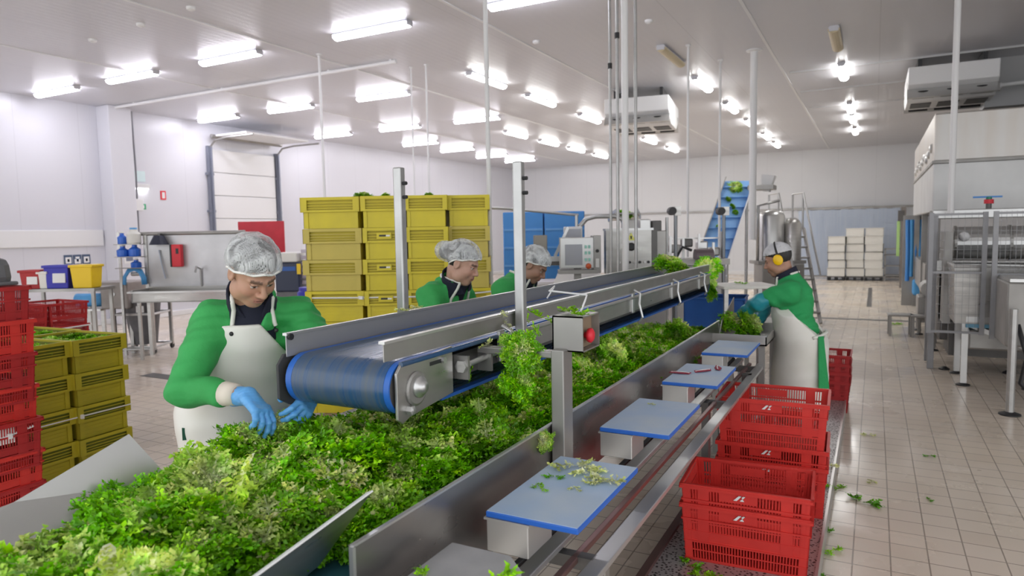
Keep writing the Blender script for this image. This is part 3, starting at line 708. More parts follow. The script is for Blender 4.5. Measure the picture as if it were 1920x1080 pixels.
MT['yellow_shade']=mat('yellow_recess_shade',(.50,.41,.015),.55,noise=.5,nscale=6,ncol=(.38,.31,.02)); MT['olive_shade']=mat('olive_recess_shade',(.20,.21,.015),.6,noise=.7,nscale=9,ncol=(.10,.16,.02))  # darker backing tones paint the shade and green contents behind the slats
MT['yellow_worn']=mat('yellow_plastic_faded',(.62,.50,.10),.5,noise=.5,nscale=6,ncol=(.50,.42,.08))
red_p=red_crate_proto(MT['red']); red_d=red_crate_proto(MT['red_dark'],'red_crate')
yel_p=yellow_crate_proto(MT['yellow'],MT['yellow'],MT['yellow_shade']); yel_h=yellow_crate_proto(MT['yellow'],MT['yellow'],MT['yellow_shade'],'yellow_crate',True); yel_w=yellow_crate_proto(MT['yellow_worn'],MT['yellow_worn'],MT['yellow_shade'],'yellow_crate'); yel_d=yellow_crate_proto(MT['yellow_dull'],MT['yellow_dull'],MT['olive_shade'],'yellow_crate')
_used=set()
def place(proto,loc,rz,label,group):
    key=proto.name
    if key in _used: o=dup(proto)
    else: o=proto; _used.add(key)
    o.location=loc; o.rotation_euler=(0,0,rz); o['label']=label; o['group']=group; return o
# front right, on the platform
g='red crates stacked on the platform'
place(red_p,(-.545,3.60,.221),R(3),'empty red vented crate nearest to the camera, atop the front stack',g)
place(red_p,(-.545,3.60,.121),R(3),'red vented crate directly under the nearest one, foot of the front stack',g)
place(red_p,(-.52,4.38,.491),R(2),'empty red vented crate atop the stack just behind the nearest crate',g)
place(red_p,(-.52,4.38,.222),R(2),'red vented crate in the middle of the stack behind the nearest crate',g)
place(red_p,(-.52,4.38,.121),R(2),'red vented crate at the foot of the stack behind the nearest crate',g)
place(red_d,(-.50,5.06,.121),R(90),'dark red crate half hidden between platform stack and earmuff worker','red crate behind the stack')
for i in range(4): place(red_d,(-.48,7.4,.002+i*.086),R(0),f'red crate standing behind the earmuff worker, {ORD[3-i]} of its stack','red crates behind the earmuff worker')
# left edge: tall red stack, low yellow pallet, dark red crates behind
for i in range(7): place(red_p if i%2 else red_d,(-4.71+.012*(i%3),1.975,.03+i*.2),R(90+2*(i%2)),f'red crate of the tall stack at the left edge, {ORD[6-i]}','red crates at the left edge')
for i in range(4):
    for k,(yy,ds) in enumerate(((2.735,'nearer'),(3.17,'farther'))):
        for q,(xx,dq) in enumerate(((-5.66,'front'),(-6.28,'back'))):
            place(yel_d,(xx,yy,.006+i*.258),R(4),f'low yellow pallet beside the red stack: {ds} {dq} column, {ORD[3-i]} crate','yellow crates in the low pallet at the left').scale=(1,1,.9)
for i in range(4):
    for k,yy in enumerate((4.06,4.5)):
        place(red_d,(-8.4,yy,.005+i*.262),0,f'dull red crate behind the yellow pallet, {("nearer","farther")[k]} column, {ORD[3-i]}','dull red crates behind the low yellow pallet')
# tall pallet in the middle
pal=thing('crate_pallet','wooden pallet under the tall yellow crate stack behind the conveyor','pallet',(-3.95,5.42,0),R(27.9))
mb=MB()
for k in range(6): mb.bb((-.9,-.28+k*.2,.045),(.9,-.16+k*.2,.061))
mb.build('deck','pale_wood',pal)
for k in (-.2,.3,.75): MB().bb((-.9,k-.05,.0),(.9,k+.05,.045)).build('bearer','pale_wood',pal)
a=R(27.9); fx=V(math.cos(a),math.sin(a),0); fy=V(-math.sin(a),math.cos(a),0); base=V(-4.30,5.10,0)
cols=[(-.285,.26,0,'leftmost column'),(.20,.30,90,'second column from the left'),(.605,.32,90,'third column from the left'),(1.0,.42,90,'rightmost column')]
for u,v,rz,ds in cols:
    for i in range(7):
        p=base+fx*(u+.008*math.sin(3*i+u))+fy*v
        pr_=yel_w if (ds.startswith('left') and i in (4,5)) or (ds.startswith('right') and i in (4,5)) else (yel_h if ds.startswith('second') and i in (2,3,4,5) else yel_p)
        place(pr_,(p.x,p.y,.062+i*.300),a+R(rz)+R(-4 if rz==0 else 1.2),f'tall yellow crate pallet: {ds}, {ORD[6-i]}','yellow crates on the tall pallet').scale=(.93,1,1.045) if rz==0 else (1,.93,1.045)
# pallet strap and labels
def strap(name,label,pts,r=.008):
    t=thing(name,label,'strap',pts[0]); mb=MB(); mb.tube([Vector(p)-Vector(pts[0]) for p in pts],r,6); mb.build('band','white_paint',t)
    MB().box(Vector(pts[1])-Vector(pts[0]),(.05,.02,.03)).build('buckle','white_paint',t); return t
z=.062+3*.300+.235
strap('pallet_strap','white plastic strap drawn round the tall yellow crate pallet',[tuple(base+fx*(-.60)+fy*(.075)+V(0,0,z)),tuple(base+fx*(-.03)+fy*(.0)+V(0,0,z)),tuple(base+fx*(.80)+fy*(.0)+V(0,0,z)),tuple(base+fx*(1.22)+fy*(.095)+V(0,0,z+.03))])
strap('pallet_strap','white strap with a square label round the red stack at the left edge',[(-4.485,1.6,.60),(-4.485,2.10,.655),(-4.485,2.24,.68)])
MB().box((0,.48,.055),(.006,.10,.09)).build('label_tag','paper',bpy.data.objects['pallet_strap.001'])
strap('pallet_strap','grey strap round the low yellow pallet at the left',[(-5.34,2.5,.44),(-5.34,3.0,.45),(-5.34,3.4,.455)],.005)
strap('pallet_strap','white strap round the dull red crates behind the low yellow pallet',[(-8.08,3.84,.80),(-8.08,4.3,.80),(-8.08,4.73,.81)],.008)
# ------------------------------------------------------------------ curly lettuce
DG,MG,LG,PY,WH=[np.array(c) for c in ((.075,.27,.014),(.19,.50,.03),(.42,.72,.085),(.74,.84,.22),(.90,.92,.66))]
def leaf_geo(rs,base,az,el,L,bend,c_in,c_out,V_,F_,C_,lob=9,wid=1.0,rib=.006,bas=0.):
    d=np.array([math.cos(az)*math.cos(el),math.sin(az)*math.cos(el),math.sin(el)]); up=np.array([0,0,1.])
    side=np.cross(d,up); side/=np.linalg.norm(side)+1e-9; nrm=np.cross(side,d)
    p=np.array(base,float); pts=[];dirs=[]
    ns=lob
    for i in range(ns+1):
        t=i/ns; pts.append(p.copy()); dirs.append(d.copy())
        ang=bend*(1/ns)*(1.4 if t<.6 else -.9); ca,sa=math.cos(ang),math.sin(ang)
        d=d*ca-nrm*sa; nrm=np.cross(side,d); d=d+rs.normal(0,.05,3); d/=np.linalg.norm(d)
        p=p+d*L/ns
    b=len(V_)
    for i in range(ns+1):
        t=i/ns; w=rib*(1-.75*t)*min(1,.35+t*5)
        V_.append(pts[i]-side*w);V_.append(pts[i]+side*w)
        c=WH*(1-t)+c_in*t; C_.append(c);C_.append(c)
        if i: F_.append((b+2*i-2,b+2*i-1,b+2*i+1,b+2*i))
    for i in range(1,ns+1):
        t=i/ns; prof=math.sin(PI*min(1,t*.92+.08))**.6*(.35+.9*t)
        for s in (-1,1,-1,1):
            l=(.016+.030*rs.random())*prof*wid; dd=dirs[i]; nn=np.cross(side,dd)
            q=pts[i]+dd*L/ns*rs.uniform(-.4,.4); out=side*s*.8+dd*rs.uniform(.2,.9)+nn*rs.uniform(-.55,.75); out/=np.linalg.norm(out)
            tw=dd*rs.uniform(.5,1)+nn*rs.uniform(-.8,.8); tw-=out*tw.dot(out); tw/=np.linalg.norm(tw)+1e-9
            cur=np.cross(out,tw); k=len(V_); w0=l*.17
            cf=c_in*(1-t)+c_out*t; cf=cf*rs.uniform(.75,1.25)
            zz=rs.uniform(-.45,.45)
            st=[(0,.4,0),(.30,1.25,.10*zz),(.42,.42,.2*zz+.05),(.66,1.35,.42*zz+.12),(.78,.38,.6*zz+.1),(1.0,1.1,.9*zz+.05),(1.22,.05,1.1*zz-.12)]
            for (a,wf,cz) in st:
                ww=w0*wf*rs.uniform(.75,1.3)
                cc=q+out*l*a+cur*l*cz
                jag=tw*l*.12*rs.uniform(-1,1)
                V_.append(cc-tw*ww+jag+cur*l*rs.uniform(-.16,.16));V_.append(cc+tw*ww+jag+cur*l*rs.uniform(-.16,.16))
                col=cf*(.8+.45*a*a) if a>.2 else cf*.55+c_in*.45
                C_.append(col);C_.append(col)
            for j in range(6): F_.append((k+2*j,k+2*j+1,k+2*j+3,k+2*j+2))
def head_mesh(name,seed,nleaf,Rr,pale=.2,flat=.75,lob=10,wid=1.15,br=1.):
    rs=np.random.default_rng(seed); V_,F_,C_=[],[],[]
    for i in range(nleaf):
        u=(i+.5)/nleaf            # 0 outer .. 1 heart
        el=R(2+80*u**1.3)+rs.normal(0,.12); az=i*2.39996+rs.normal(0,.3)
        L=Rr*(1.12-.5*u)*rs.uniform(.85,1.12)
        co=DG*(1-u)+MG*u; co=co*(.8+.5*rs.random())
        if u>1-pale: k=(u-(1-pale))/max(pale,1e-3); co=MG*(1-k)+PY*k; ci=LG*(1-k)+WH*k
        else: ci=MG*.6+LG*.4
        if rs.random()<.2: co=LG
        leaf_geo(rs,(0,0,-.03),az,el,L,rs.uniform(.6,1.7),ci,co,V_,F_,C_,lob,wid)
    v=np.array(V_); v[:,2]*=flat
    return mesh_np(name,v,F_,True,np.clip(np.array(C_)*br,0,1))
hm=[head_mesh('frisee_mesh',s,n,.165,p) for s,n,p in ((1,74,.12),(2,78,.08),(3,70,.16),(4,80,.1))]
hb=[head_mesh('brightened_frisee_mesh',s,n,.165,.25,br=1.45) for s,n in ((6,70),(7,76))]  # leaf colours brightened to make up for shade under the upper conveyor
hm_pale=[head_mesh('pale_frisee_mesh',11,64,.17,.62,.8),head_mesh('pale_frisee_mesh',12,64,.16,.8,.85)]
for m in hm+hb+hm_pale: m.materials.append(MT['leaf'])
def scrap_mesh(seed,co,ci,L=.09,wid=1.0,n=2):
    rs=np.random.default_rng(seed); V_,F_,C_=[],[],[]
    for k in range(n): leaf_geo(rs,(rs.normal(0,.008),rs.normal(0,.008),.004),k*2.2+rs.normal(0,.3),R(14)+rs.random()*.25,L*rs.uniform(.7,1.1),.6,ci,co,V_,F_,C_,7,wid,.004)
    v=np.array(V_); v[:,2]=np.abs(v[:,2])*.7+.002
    m=mesh_np('leaf_scrap_mesh',v,F_,True,np.clip(np.array(C_),0,1)); m.materials.append(MT['leaf']); return m
sc_g=[scrap_mesh(s,MG,LG) for s in (21,22)]; sc_d=[scrap_mesh(s,DG*1.3,MG,.08) for s in (23,24)]; sc_p=[scrap_mesh(s,PY,WH,.08,.9,3) for s in (25,26)]
def lettuce(me,loc,rot,sc,label,group,name='frisee_lettuce'):
    o=bpy.data.objects.new(name,me); COL.objects.link(o); o.location=loc; o.rotation_euler=rot; o.scale=(sc,)*3
    return tag(o,label,'lettuce',group)
rr_=random.Random(5)
def heap_top(x,y):
    if y<1.45: return 1.115+.03*math.sin(5*x+3*y)-.10*max(0,(-1.72-x))-.35*max(0,x+1.40)
    s=1.15-.04*min(1,max(0,(y-2.4)))-.06*max(0,y-4)
    return s-.55*max(0,x+1.42)-.25*max(0,-1.8-x)
zones=[(0,1.45,'curly green lettuce head heaped in the open near end of the trough','lettuce heads in the near end of the trough'),
 (1.45,2.6,'curly green lettuce head lying under the near end of the blue upper conveyor','lettuce heads under the near end of the upper conveyor'),
 (2.6,9,'curly green lettuce head in the trough beyond the grey support post','lettuce heads in the far part of the trough')]
y=.62
row=0
while y<5.7:
    x=-1.88+(.06 if row%2 else 0)
    while x<(-1.14 if y<1.5 or y>3.6 else -1.27):
        xx=x+rr_.uniform(-.03,.03); yy=y+rr_.uniform(-.03,.03)
        if not (yy<1.35 and xx>-1.3):
            zt_=heap_top(xx,yy); zz=max(.955,zt_-.085+rr_.uniform(-.02,.015))
            sc=rr_.uniform(.78,1.02)
            if xx>-1.24: sc*=.75
            lab=[q for q in zones if q[0]<=yy<q[1]][0]
            lettuce(rr_.choice(hb+hb+hm[:2] if yy>2.3 else (hm+hb[:1])),(xx,yy,zz),(rr_.uniform(-.5,.5),rr_.uniform(-.5,.5),rr_.uniform(0,6.3)),sc,lab[2],lab[3])
        x+=.135
    y+=.135; row+=1
# extra heads low on the slope towards the right wall
for k in range(26):
    yy=1.3+k*.165; lab=[q for q in zones if q[0]<=yy<q[1]][0]
    lettuce(rr_.choice(hb+hm[:2] if yy>2 else hm),(-1.345+(.06 if yy>3.8 else 0)+rr_.uniform(-.03,.03),yy,.965),(rr_.uniform(-.6,.6),rr_.uniform(-.6,.6),rr_.uniform(0,6.3)),rr_.uniform(.62,.8),lab[2],lab[3])
# one broad pale leaf with a white rib, and a head in front of the gloves
def broad_leaf(seed,L,rib,label,loc,rot,sc=1.):
    rs=np.random.default_rng(seed); V_,F_,C_=[],[],[]; leaf_geo(rs,(0,0,0),0,.15,L,.7,PY,LG,V_,F_,C_,16,1.5,rib)
    m=mesh_np('broad_leaf_mesh',np.array(V_),F_,True,np.clip(np.array(C_),0,1)); m.materials.append(MT['leaf']); return lettuce(m,loc,rot,sc,label,'single leaves on the heap','lettuce_leaf')
broad_leaf(31,.30,.020,'long pale leaf with a broad white rib at the bottom edge, on the heap',(-1.47,.86,1.135),(.25,.12,-.55))
broad_leaf(32,.24,.014,'pale stringy leaf draped over the large pale-hearted lettuce',(-1.60,1.38,1.165),(.3,.25,-1.2))
broad_leaf(33,.22,.012,'pale stringy leaf lying left of the large pale-hearted lettuce',(-1.78,1.30,1.145),(.1,.15,2.6))
lettuce(hm[2],(-1.90,1.62,1.10),(.2,.3,1),.85,'green lettuce right below the blue gloves of the man','lettuces at the gloves')
# pale-hearted heads that stand out
for me,loc,rot,sc,lb in [
 (hm_pale[0],(-1.72,1.33,1.085),(.35,.5,.4),1.0,'large pale-hearted lettuce in front of the man with the blue gloves'),
 (hm_pale[0],(-1.56,1.18,1.075),(.5,.35,2.2),.85,'pale-hearted lettuce nearer the camera than the large pale one'),
 (hm_pale[1],(-1.33,.86,1.065),(.55,.1,1.2),.95,'yellow-white lettuce opened flat at the bottom edge of the picture'),
 (hm_pale[1],(-1.33,3.80,1.10),(.7,.5,1.),.72,'whitish lettuce heart in the trough right of the support post and switch box'),
 (hm_pale[1],(-1.22,4.90,1.09),(.7,.6,2.),.7,'whitish lettuce heart near the far end of the trough'),
 (hm_pale[1],(-1.87,1.74,1.135),(.2,.2,0),.48,'small pale lettuce held between the blue gloves of the man'),
 (hm[0],(-1.02,2.18,1.0),(0,.3,0),.02,'x')][:-1]: lettuce(me,loc,rot,sc,lb,'pale lettuces')
lettuce(hb[1],(-1.68,6.30,1.51),(.2,.1,1),1.0,'pale green lettuce riding on the upper belt near its far end','lettuces on machines')
lettuce(hm_pale[0],(-1.55,6.1,1.47),(.3,.4,2),.75,'light lettuce on the upper belt beside the pale green one','lettuces on machines')
for k,(z,s) in enumerate(((1.43,.7),(1.33,.65),(1.22,.6))): lettuce(hm_pale[0] if k==1 else hb[k%2],(-1.40+.02*k,6.62,z),(1.1,.2,k),s*1.3,f'lettuce tumbling off the far end of the upper belt, {("top","middle","bottom")[k]} one of three','lettuces falling off the belt')
# clump caught on the support arm and leaves draped on the machine
for me,loc,rot,sc,lb in [(hm[0],(-1.14,2.22,1.36),(1.2,.4,.3),.56,'lettuce hanging from the support arm left of the switch box, upper clump'),(hm[3],(-1.16,2.25,1.24),(.9,.2,1.3),.56,'lettuce hanging from the support arm left of the switch box, lower clump'),
  (hm_pale[0],(-1.26,2.36,1.36),(1.0,.1,.3),.36,'pale leaf tuft caught on the conveyor frame beside the right-hand post'),
  (hm_pale[1],(-1.03,2.15,1.06),(1.0,.3,.3),.30,'yellow leaf tuft on the trough wall at the foot of the support post'),
  (hb[1],(-.93,5.50,1.075),(.5,.2,1),.95,'bright green lettuce on the tray in front of the earmuff worker'),(hm_pale[0],(-.80,5.47,1.08),(.8,.6,1),.75,'pale lettuce butt beside the bright green one before the earmuff worker')]:
    lettuce(me,loc,rot,sc,lb,'lettuces caught on the line')
def scrap(me,loc,rz,sc,label,group,rot=(0,0)): return lettuce(me,loc,(rot[0],rot[1],rz),sc,label,group,'leaf_scrap')
zb_=1.005
for i,(x,y,me,sc,lb) in enumerate([(-.86,2.08,sc_p[0],1.1,'pale frisee tuft at the back of the nearest blue board, left one'),(-.80,2.03,sc_p[1],1.0,'pale frisee tuft in the middle of the scraps on the nearest blue board'),(-.75,1.99,sc_p[0],.9,'pale frisee tuft at the right end of the scraps on the nearest blue board'),(-.90,1.98,sc_d[0],.5,'small green leaf left of the pale tufts on the nearest blue board'),(-.925,1.88,sc_g[0],.35,'tiny green scrap on the nearest blue board, left of a pair'),(-.89,1.855,sc_g[1],.35,'tiny green scrap on the nearest blue board, right of a pair'),(-.80,1.9,sc_p[1],.35,'tiny white scrap on the nearest blue board'),
  (-.92,1.28,sc_g[0],.65,'bright leaf scrap lying on the grey shelf board, upper left'),(-.93,1.17,sc_d[1],.55,'dark leaf scrap lying on the grey shelf board, lower left'),(-.78,1.31,sc_g[1],1.25,'large curly leaf lying on the right of the grey shelf board'),(-.79,1.22,sc_d[0],1.2,'curly leaf lying below the large one on the grey shelf board'),(-.88,3.0,sc_p[0],.3,'tiny pale scrap on the second blue board')]):
    scrap(me,(x,y,(.983 if y<1.45 else zb_)),i*1.3,sc,lb,'leaf scraps on the boards')
for i,(x,y,lb) in enumerate([(-.93,3.72,'dark red scrap at the left of the third blue board'),(-.83,3.82,'dark red scrap in the middle of the third blue board'),(-.77,3.93,'dark red scrap at the back right of the third blue board')]):
    t=thing('red_leaf_scrap',lb,'scrap',(x,y,1.0045),i*.9,'red scraps on the third board'); mb=MB(); mb.sheet([(-.06,-.01,.001),(-.01,-.022,.004),(.05,-.012,.001),(.06,.008,.006),(.0,.018,.002),(-.05,.012,.006)],.003,(0,0,1)); mb.build('leaf','flesh',t)
    MB().tube([(-.05,0,.006),(0,.003,.009),(.05,0,.007)],.003,5).build('stalk','paper',t)
for i,(loc,me,sc,lb,rt) in enumerate([((-1.0,2.30,1.495),sc_g[0],1.3,'bright leaf lying across the top of the switch box',(0,0)),((-1.09,2.30,1.47),sc_g[1],1.0,'bright leaf sticking out left of the switch box',(.2,.3)),((-1.31,2.62,1.40),sc_g[1],1.1,'bright leaf stuck to the guard beside the right-hand post',(1.0,.2)),((-1.34,2.45,1.44),sc_p[1],.7,'white stalk piece in front of the right-hand post',(1.2,0)),((-1.82,2.44,1.462),sc_p[0],.8,'pale scrap at the foot of the left-hand post on the far guard',(0,0)),((-1.32,2.28,1.36),sc_p[0],.6,'pale scrap on the belt tensioner',(.8,0)),((-1.32,2.15,1.27),sc_g[0],.5,'small scrap hanging below the belt tensioner',(1.2,0))]):
    scrap(me,loc,i*.9,sc,lb,'scraps on the conveyor',rt)
floor_sc=[(-.055,4.85,sc_d[0],1.6,'dark green leaf lying alone on the tiles in the right aisle'),(-.17,5.05,sc_g[0],1.0,'green leaf on the tiles against the platform side, upper'),(-.21,4.35,sc_d[1],.8,'dark leaf on the tiles against the platform side'),(-.17,4.05,sc_g[1],.9,'yellowish leaf on the tiles near the platform side'),(-.22,3.72,sc_d[0],.5,'small dark scrap on the tiles near the platform corner'),(-.02,6.5,sc_p[0],.8,'yellow scrap on the tiles right of the rear red stack'),(.42,6.1,sc_d[1],.6,'blackish scrap in the middle of the right aisle'),(.34,5.1,sc_d[0],.5,'dark speck of leaf in the right aisle below the middle'),(.55,3.95,sc_d[1],.45,'dark speck of leaf near the bottom right'),(.98,4.7,sc_d[0],.5,'dark speck of leaf at the right edge'),(.82,4.1,sc_d[1],.6,'green speck of leaf low at the right'),(.02,5.3,sc_p[1],.6,'pale yellow scrap above the lone dark leaf'),(.4,14.0,sc_g[0],2,'green leaves lying on the floor drain')]
for i,(x,y,me,sc,lb) in enumerate(floor_sc): scrap(me,(x,y,.003),i*1.7,sc,lb,'leaf scraps on the floor')
for i,(x,y,me,sc,lb) in enumerate([(-.80,3.30,sc_d[0],1.0,'green leaf on the grating at the left corner of the nearest crate'),(-.70,3.22,sc_g[0],.9,'bright leaf on the grating before the nearest crate, left'),(-.62,3.24,sc_g[1],.5,'small leaf on the grating before the nearest crate, middle'),(-.52,3.22,sc_g[0],1.0,'bright leaf on the grating before the nearest crate, right'),(-.62,3.05,sc_p[1],.5,'pale bit on the grating at the bottom edge'),(-.86,4.25,sc_d[1],1.0,'dark leaf on the platform left of the rear stack'),(-.26,5.15,sc_p[0],1.2,'pale leaf on the platform behind the tall red stack'),(-.25,4.7,sc_g[0],.8,'green leaf at the right side of the tall red stack')]):
    scrap(me,(x,y,.123),i*1.1,sc,lb,'leaf scraps on the platform')
# heads in the low yellow pallet
k=0
for (cx,cy,ds) in ((-5.66,2.735,'nearer front'),(-5.66,3.17,'farther front'),(-6.28,2.735,'nearer back'),(-6.28,3.17,'farther back')):
    for dx in (-.18,0,.18):
        for dy in (-.09,.09):
            lettuce(rr_.choice(hm),(cx+dx+rr_.uniform(-.02,.02),cy+dy,.995),(rr_.uniform(-.3,.3),rr_.uniform(-.3,.3),rr_.uniform(0,6)),.62,f'green lettuce in the {ds} top crate of the low yellow pallet','lettuces in the low yellow pallet')
for (u,v,me,sc,lb) in ((-.02,.2,hm[1],.7,'dark green lettuce lying on top of the tall yellow crate pallet'),(.2,.2,hm[2],.35,'small lettuce sticking out of the second column of the tall pallet'),(.62,.2,hm[0],.3,'small lettuce sticking out of the third column of the tall pallet')):
    p=base+fx*u+fy*v; lettuce(me,(p.x,p.y,2.18),(0,0,1),sc,lb,'lettuces on the tall pallet')
# ------------------------------------------------------------------ people
def nrm(v): v=np.asarray(v,float); return v/np.linalg.norm(v)
def head_frame(yaw,pitch,roll=0.):
    f=np.array([math.cos(yaw)*math.cos(pitch),math.sin(yaw)*math.cos(pitch),-math.sin(pitch)])
    r=np.array([math.sin(yaw),-math.cos(yaw),0]); u=np.cross(r,f)
    cr,sr=math.cos(roll),math.sin(roll); r2=r*cr+u*sr; u2=-r*sr+u*cr
    return np.stack([r2,f,u2],1)       # columns: right, forward, up
def head_sdf(q):
    """q in head coordinates: x to the person's right, y out of the face, z up; origin at ear height"""
    d=s_ell(q,(0,-.012,.035),(.077,.096,.086))
    d=smin(d,s_ell(q,(0,.028,-.035),(.063,.062,.085)),.03)
    d=smin(d,s_ell(q,(0,.058,-.098),(.032,.030,.024)),.028)
    for s in (-1,1):
        d=smin(d,s_ell(q,(s*.04,.055,-.032),(.027,.03,.028)),.022)
        d=smin(d,s_ell(q,(s*.052,.012,-.075),(.02,.035,.03)),.03)
        d=smin(d,s_cone(q,(s*.012,.088,.02),(s*.046,.072,.022),.0095,.007),.012)
        d=smax(d,-s_ell(q,(s*.032,.098,.001),(.021,.016,.012)),.014)
        d=smin(d,s_ell(q,(s*.032,.072,.0),(.015,.0145,.0125)),.003)
        d=smin(d,s_ell(q,(s*.031,.0835,.0085),(.0165,.006,.0045)),.005)
    d=smin(d,s_cone(q,(0,.086,.012),(0,.112,-.028),.008,.0115),.012)
    for s in (-1,1): d=smin(d,s_ell(q,(s*.013,.1,-.034),(.0095,.012,.008)),.008)
    d=smin(d,s_ell(q,(0,.083,-.06),(.03,.016,.022)),.014)
    d=smin(d,s_ell(q,(0,.0955,-.0585),(.022,.0075,.0052)),.004)
    d=smin(d,s_ell(q,(0,.0945,-.0695),(.02,.008,.0062)),.004)
    d=smax(d,-s_ell(q,(0,.104,-.0642),(.024,.009,.0016)),.003)
    for s in (-1,1):
        e=s_ell(q,(s*.080,-.004,-.004),(.009,.021,.033)); e=smax(e,-s_ell(q,(s*.089,.002,-.0),(.007,.011,.02)),.006)
        d=smin(d,e,.008)
    return d
def head_tint(q,base,brow,lip):
    n=len(q); c=np.tile(np.array(base,float),(n,1))
    x,y,z=np.abs(q[:,0]),q[:,1],q[:,2]
    ch=np.exp(-(((x-.04)/.025)**2+((z+.03)/.022)**2))*(y>.02); c=c*(1-.25*ch[:,None])+np.array([.62,.22,.16])*.25*ch[:,None]
    m=(y>.03)&(np.abs(z-.0225)<.0065)&(x>.010)&(x<.05); c[m]=c[m]*.25+np.array(brow)*.75
    m=(y>.070)&(np.abs(z)<.006)&(np.abs(x-.032)<.0125); c[m]=(.62,.58,.54)
    m=(y>.074)&(np.abs(z)<.006)&(np.abs(x-.032)<.0055); c[m]=(.03,.02,.015)
    m=(y>.070)&(np.abs(z-.0065)<.0022)&(np.abs(x-.032)<.015); c[m]=(.08,.04,.03)
    m=(y>.08)&(np.abs(z+.064)<.0125)&(x<.024); c[m]=c[m]*.35+np.array(lip)*.65
    m=(y>.085)&(np.abs(z+.0642)<.0016)&(x<.024); c[m]=(.12,.03,.03)
    m=(y>.09)&(np.abs(z+.04)<.004)&(np.abs(x-.010)<.005); c[m]*=.45
    return c
def folds(P,a=.004,k=38.,seed=0.):
    x,y,z=P[:,0],P[:,1],P[:,2]
    return a*(np.sin(k*(z+.5*x-.3*y)+2.2*np.sin(14*x+9*y+seed))+.6*np.sin(1.7*k*(z-.6*x+.5*y)+1.5*np.sin(21*z+seed*2)))
def local(mesh,base):
    v=np.empty(len(mesh.vertices)*3,np.float32); mesh.vertices.foreach_get('co',v); v=v.reshape(-1,3)-np.asarray(base,np.float32); mesh.vertices.foreach_set('co',v.ravel()); mesh.update()
def add_imp(name,f,pts,pad,h,m,parent,base,tint=None):
    pts=np.asarray(pts,float); o=implicit(name,f,pts.min(0)-pad,pts.max(0)+pad,h,m,parent,tint); local(o.data,base); return o
def glove(parent,base,w,dirv,palm,thumb,fore,m,curl=(.35,.45,.5,.55),spread=.10,h=.0026,sc=1.,cuffr=.037,cuffl=.07,thumb_out=.5,name='glove'):
    """hand in a glove: wrist w, direction of the knuckles, palm normal, direction of the thumb side, forearm direction (towards the elbow)"""
    w=np.asarray(w,float); d=nrm(dirv); n=np.asarray(palm,float); n=nrm(n-d*n.dot(d)); t=np.cross(d,n); t=t if t.dot(thumb)>0 else -t
    segs=[]
    for i,(off,L,c) in enumerate(zip((.031,.0105,-.0105,-.030),(.074,.082,.076,.060),curl)):
        b=w+d*(.088-.004*abs(i-1.2))*sc+t*off*sc; a=0.; p=b; dd=d*math.cos(spread*(1.5-i)*.6)+t*math.sin(spread*(1.5-i)*.6); segs.append((w+d*.03*sc+t*off*.6*sc,b,.0125*sc,.0118*sc))
        for j,(fr,cj) in enumerate(((.45,.75),(.30,1.1),(.25,.8))):
            a+=c*cj*1.5; v=dd*math.cos(a)+n*math.sin(a); q=p+v*L*fr*sc; segs.append((p,q,(.0112-.0012*j)*sc,(.0100-.0012*j)*sc)); p=q
    ths=[]; p=w+d*.022*sc+t*.026*sc
    for L,a,b_ in ((.042,thumb_out,.25),(.032,thumb_out*.55,.55),(.026,thumb_out*.3,.8)):
        v=nrm(d*math.cos(a)*math.cos(b_)+t*math.sin(a)+n*math.sin(b_)*.8); q=p+v*L*sc; ths.append((p,q,.0128*sc,.0112*sc)); p=q
    M=np.stack([d,t,n],1); fo=nrm(fore)
    def f(P):
        D=s_box(P,w+d*.05*sc,(.046*sc,.040*sc,.0145*sc),.0135*sc,M)
        D=smin(D,s_cone(P,w-d*.0,w+d*.03*sc,.027*sc,.024*sc),.02)
        D=smin(D,s_cone(P,w+fo*cuffl,w,cuffr,.029*sc),.012)
        g=None
        for a,b,ra,rb in segs:
            e=s_cone(P,a,b,ra,rb); D=smin(D,e,.004)
        for a,b,ra,rb in ths: D=smin(D,s_cone(P,a,b,ra,rb),.006)
        return D+folds(P,.0006,220)
    pts=[w+fo*(cuffl+.01)]+[s[1] for s in segs]+[s[1] for s in ths]+[w+t*.05,w-t*.05]
    return add_imp(name,f,pts,.045,h,m,parent,base)
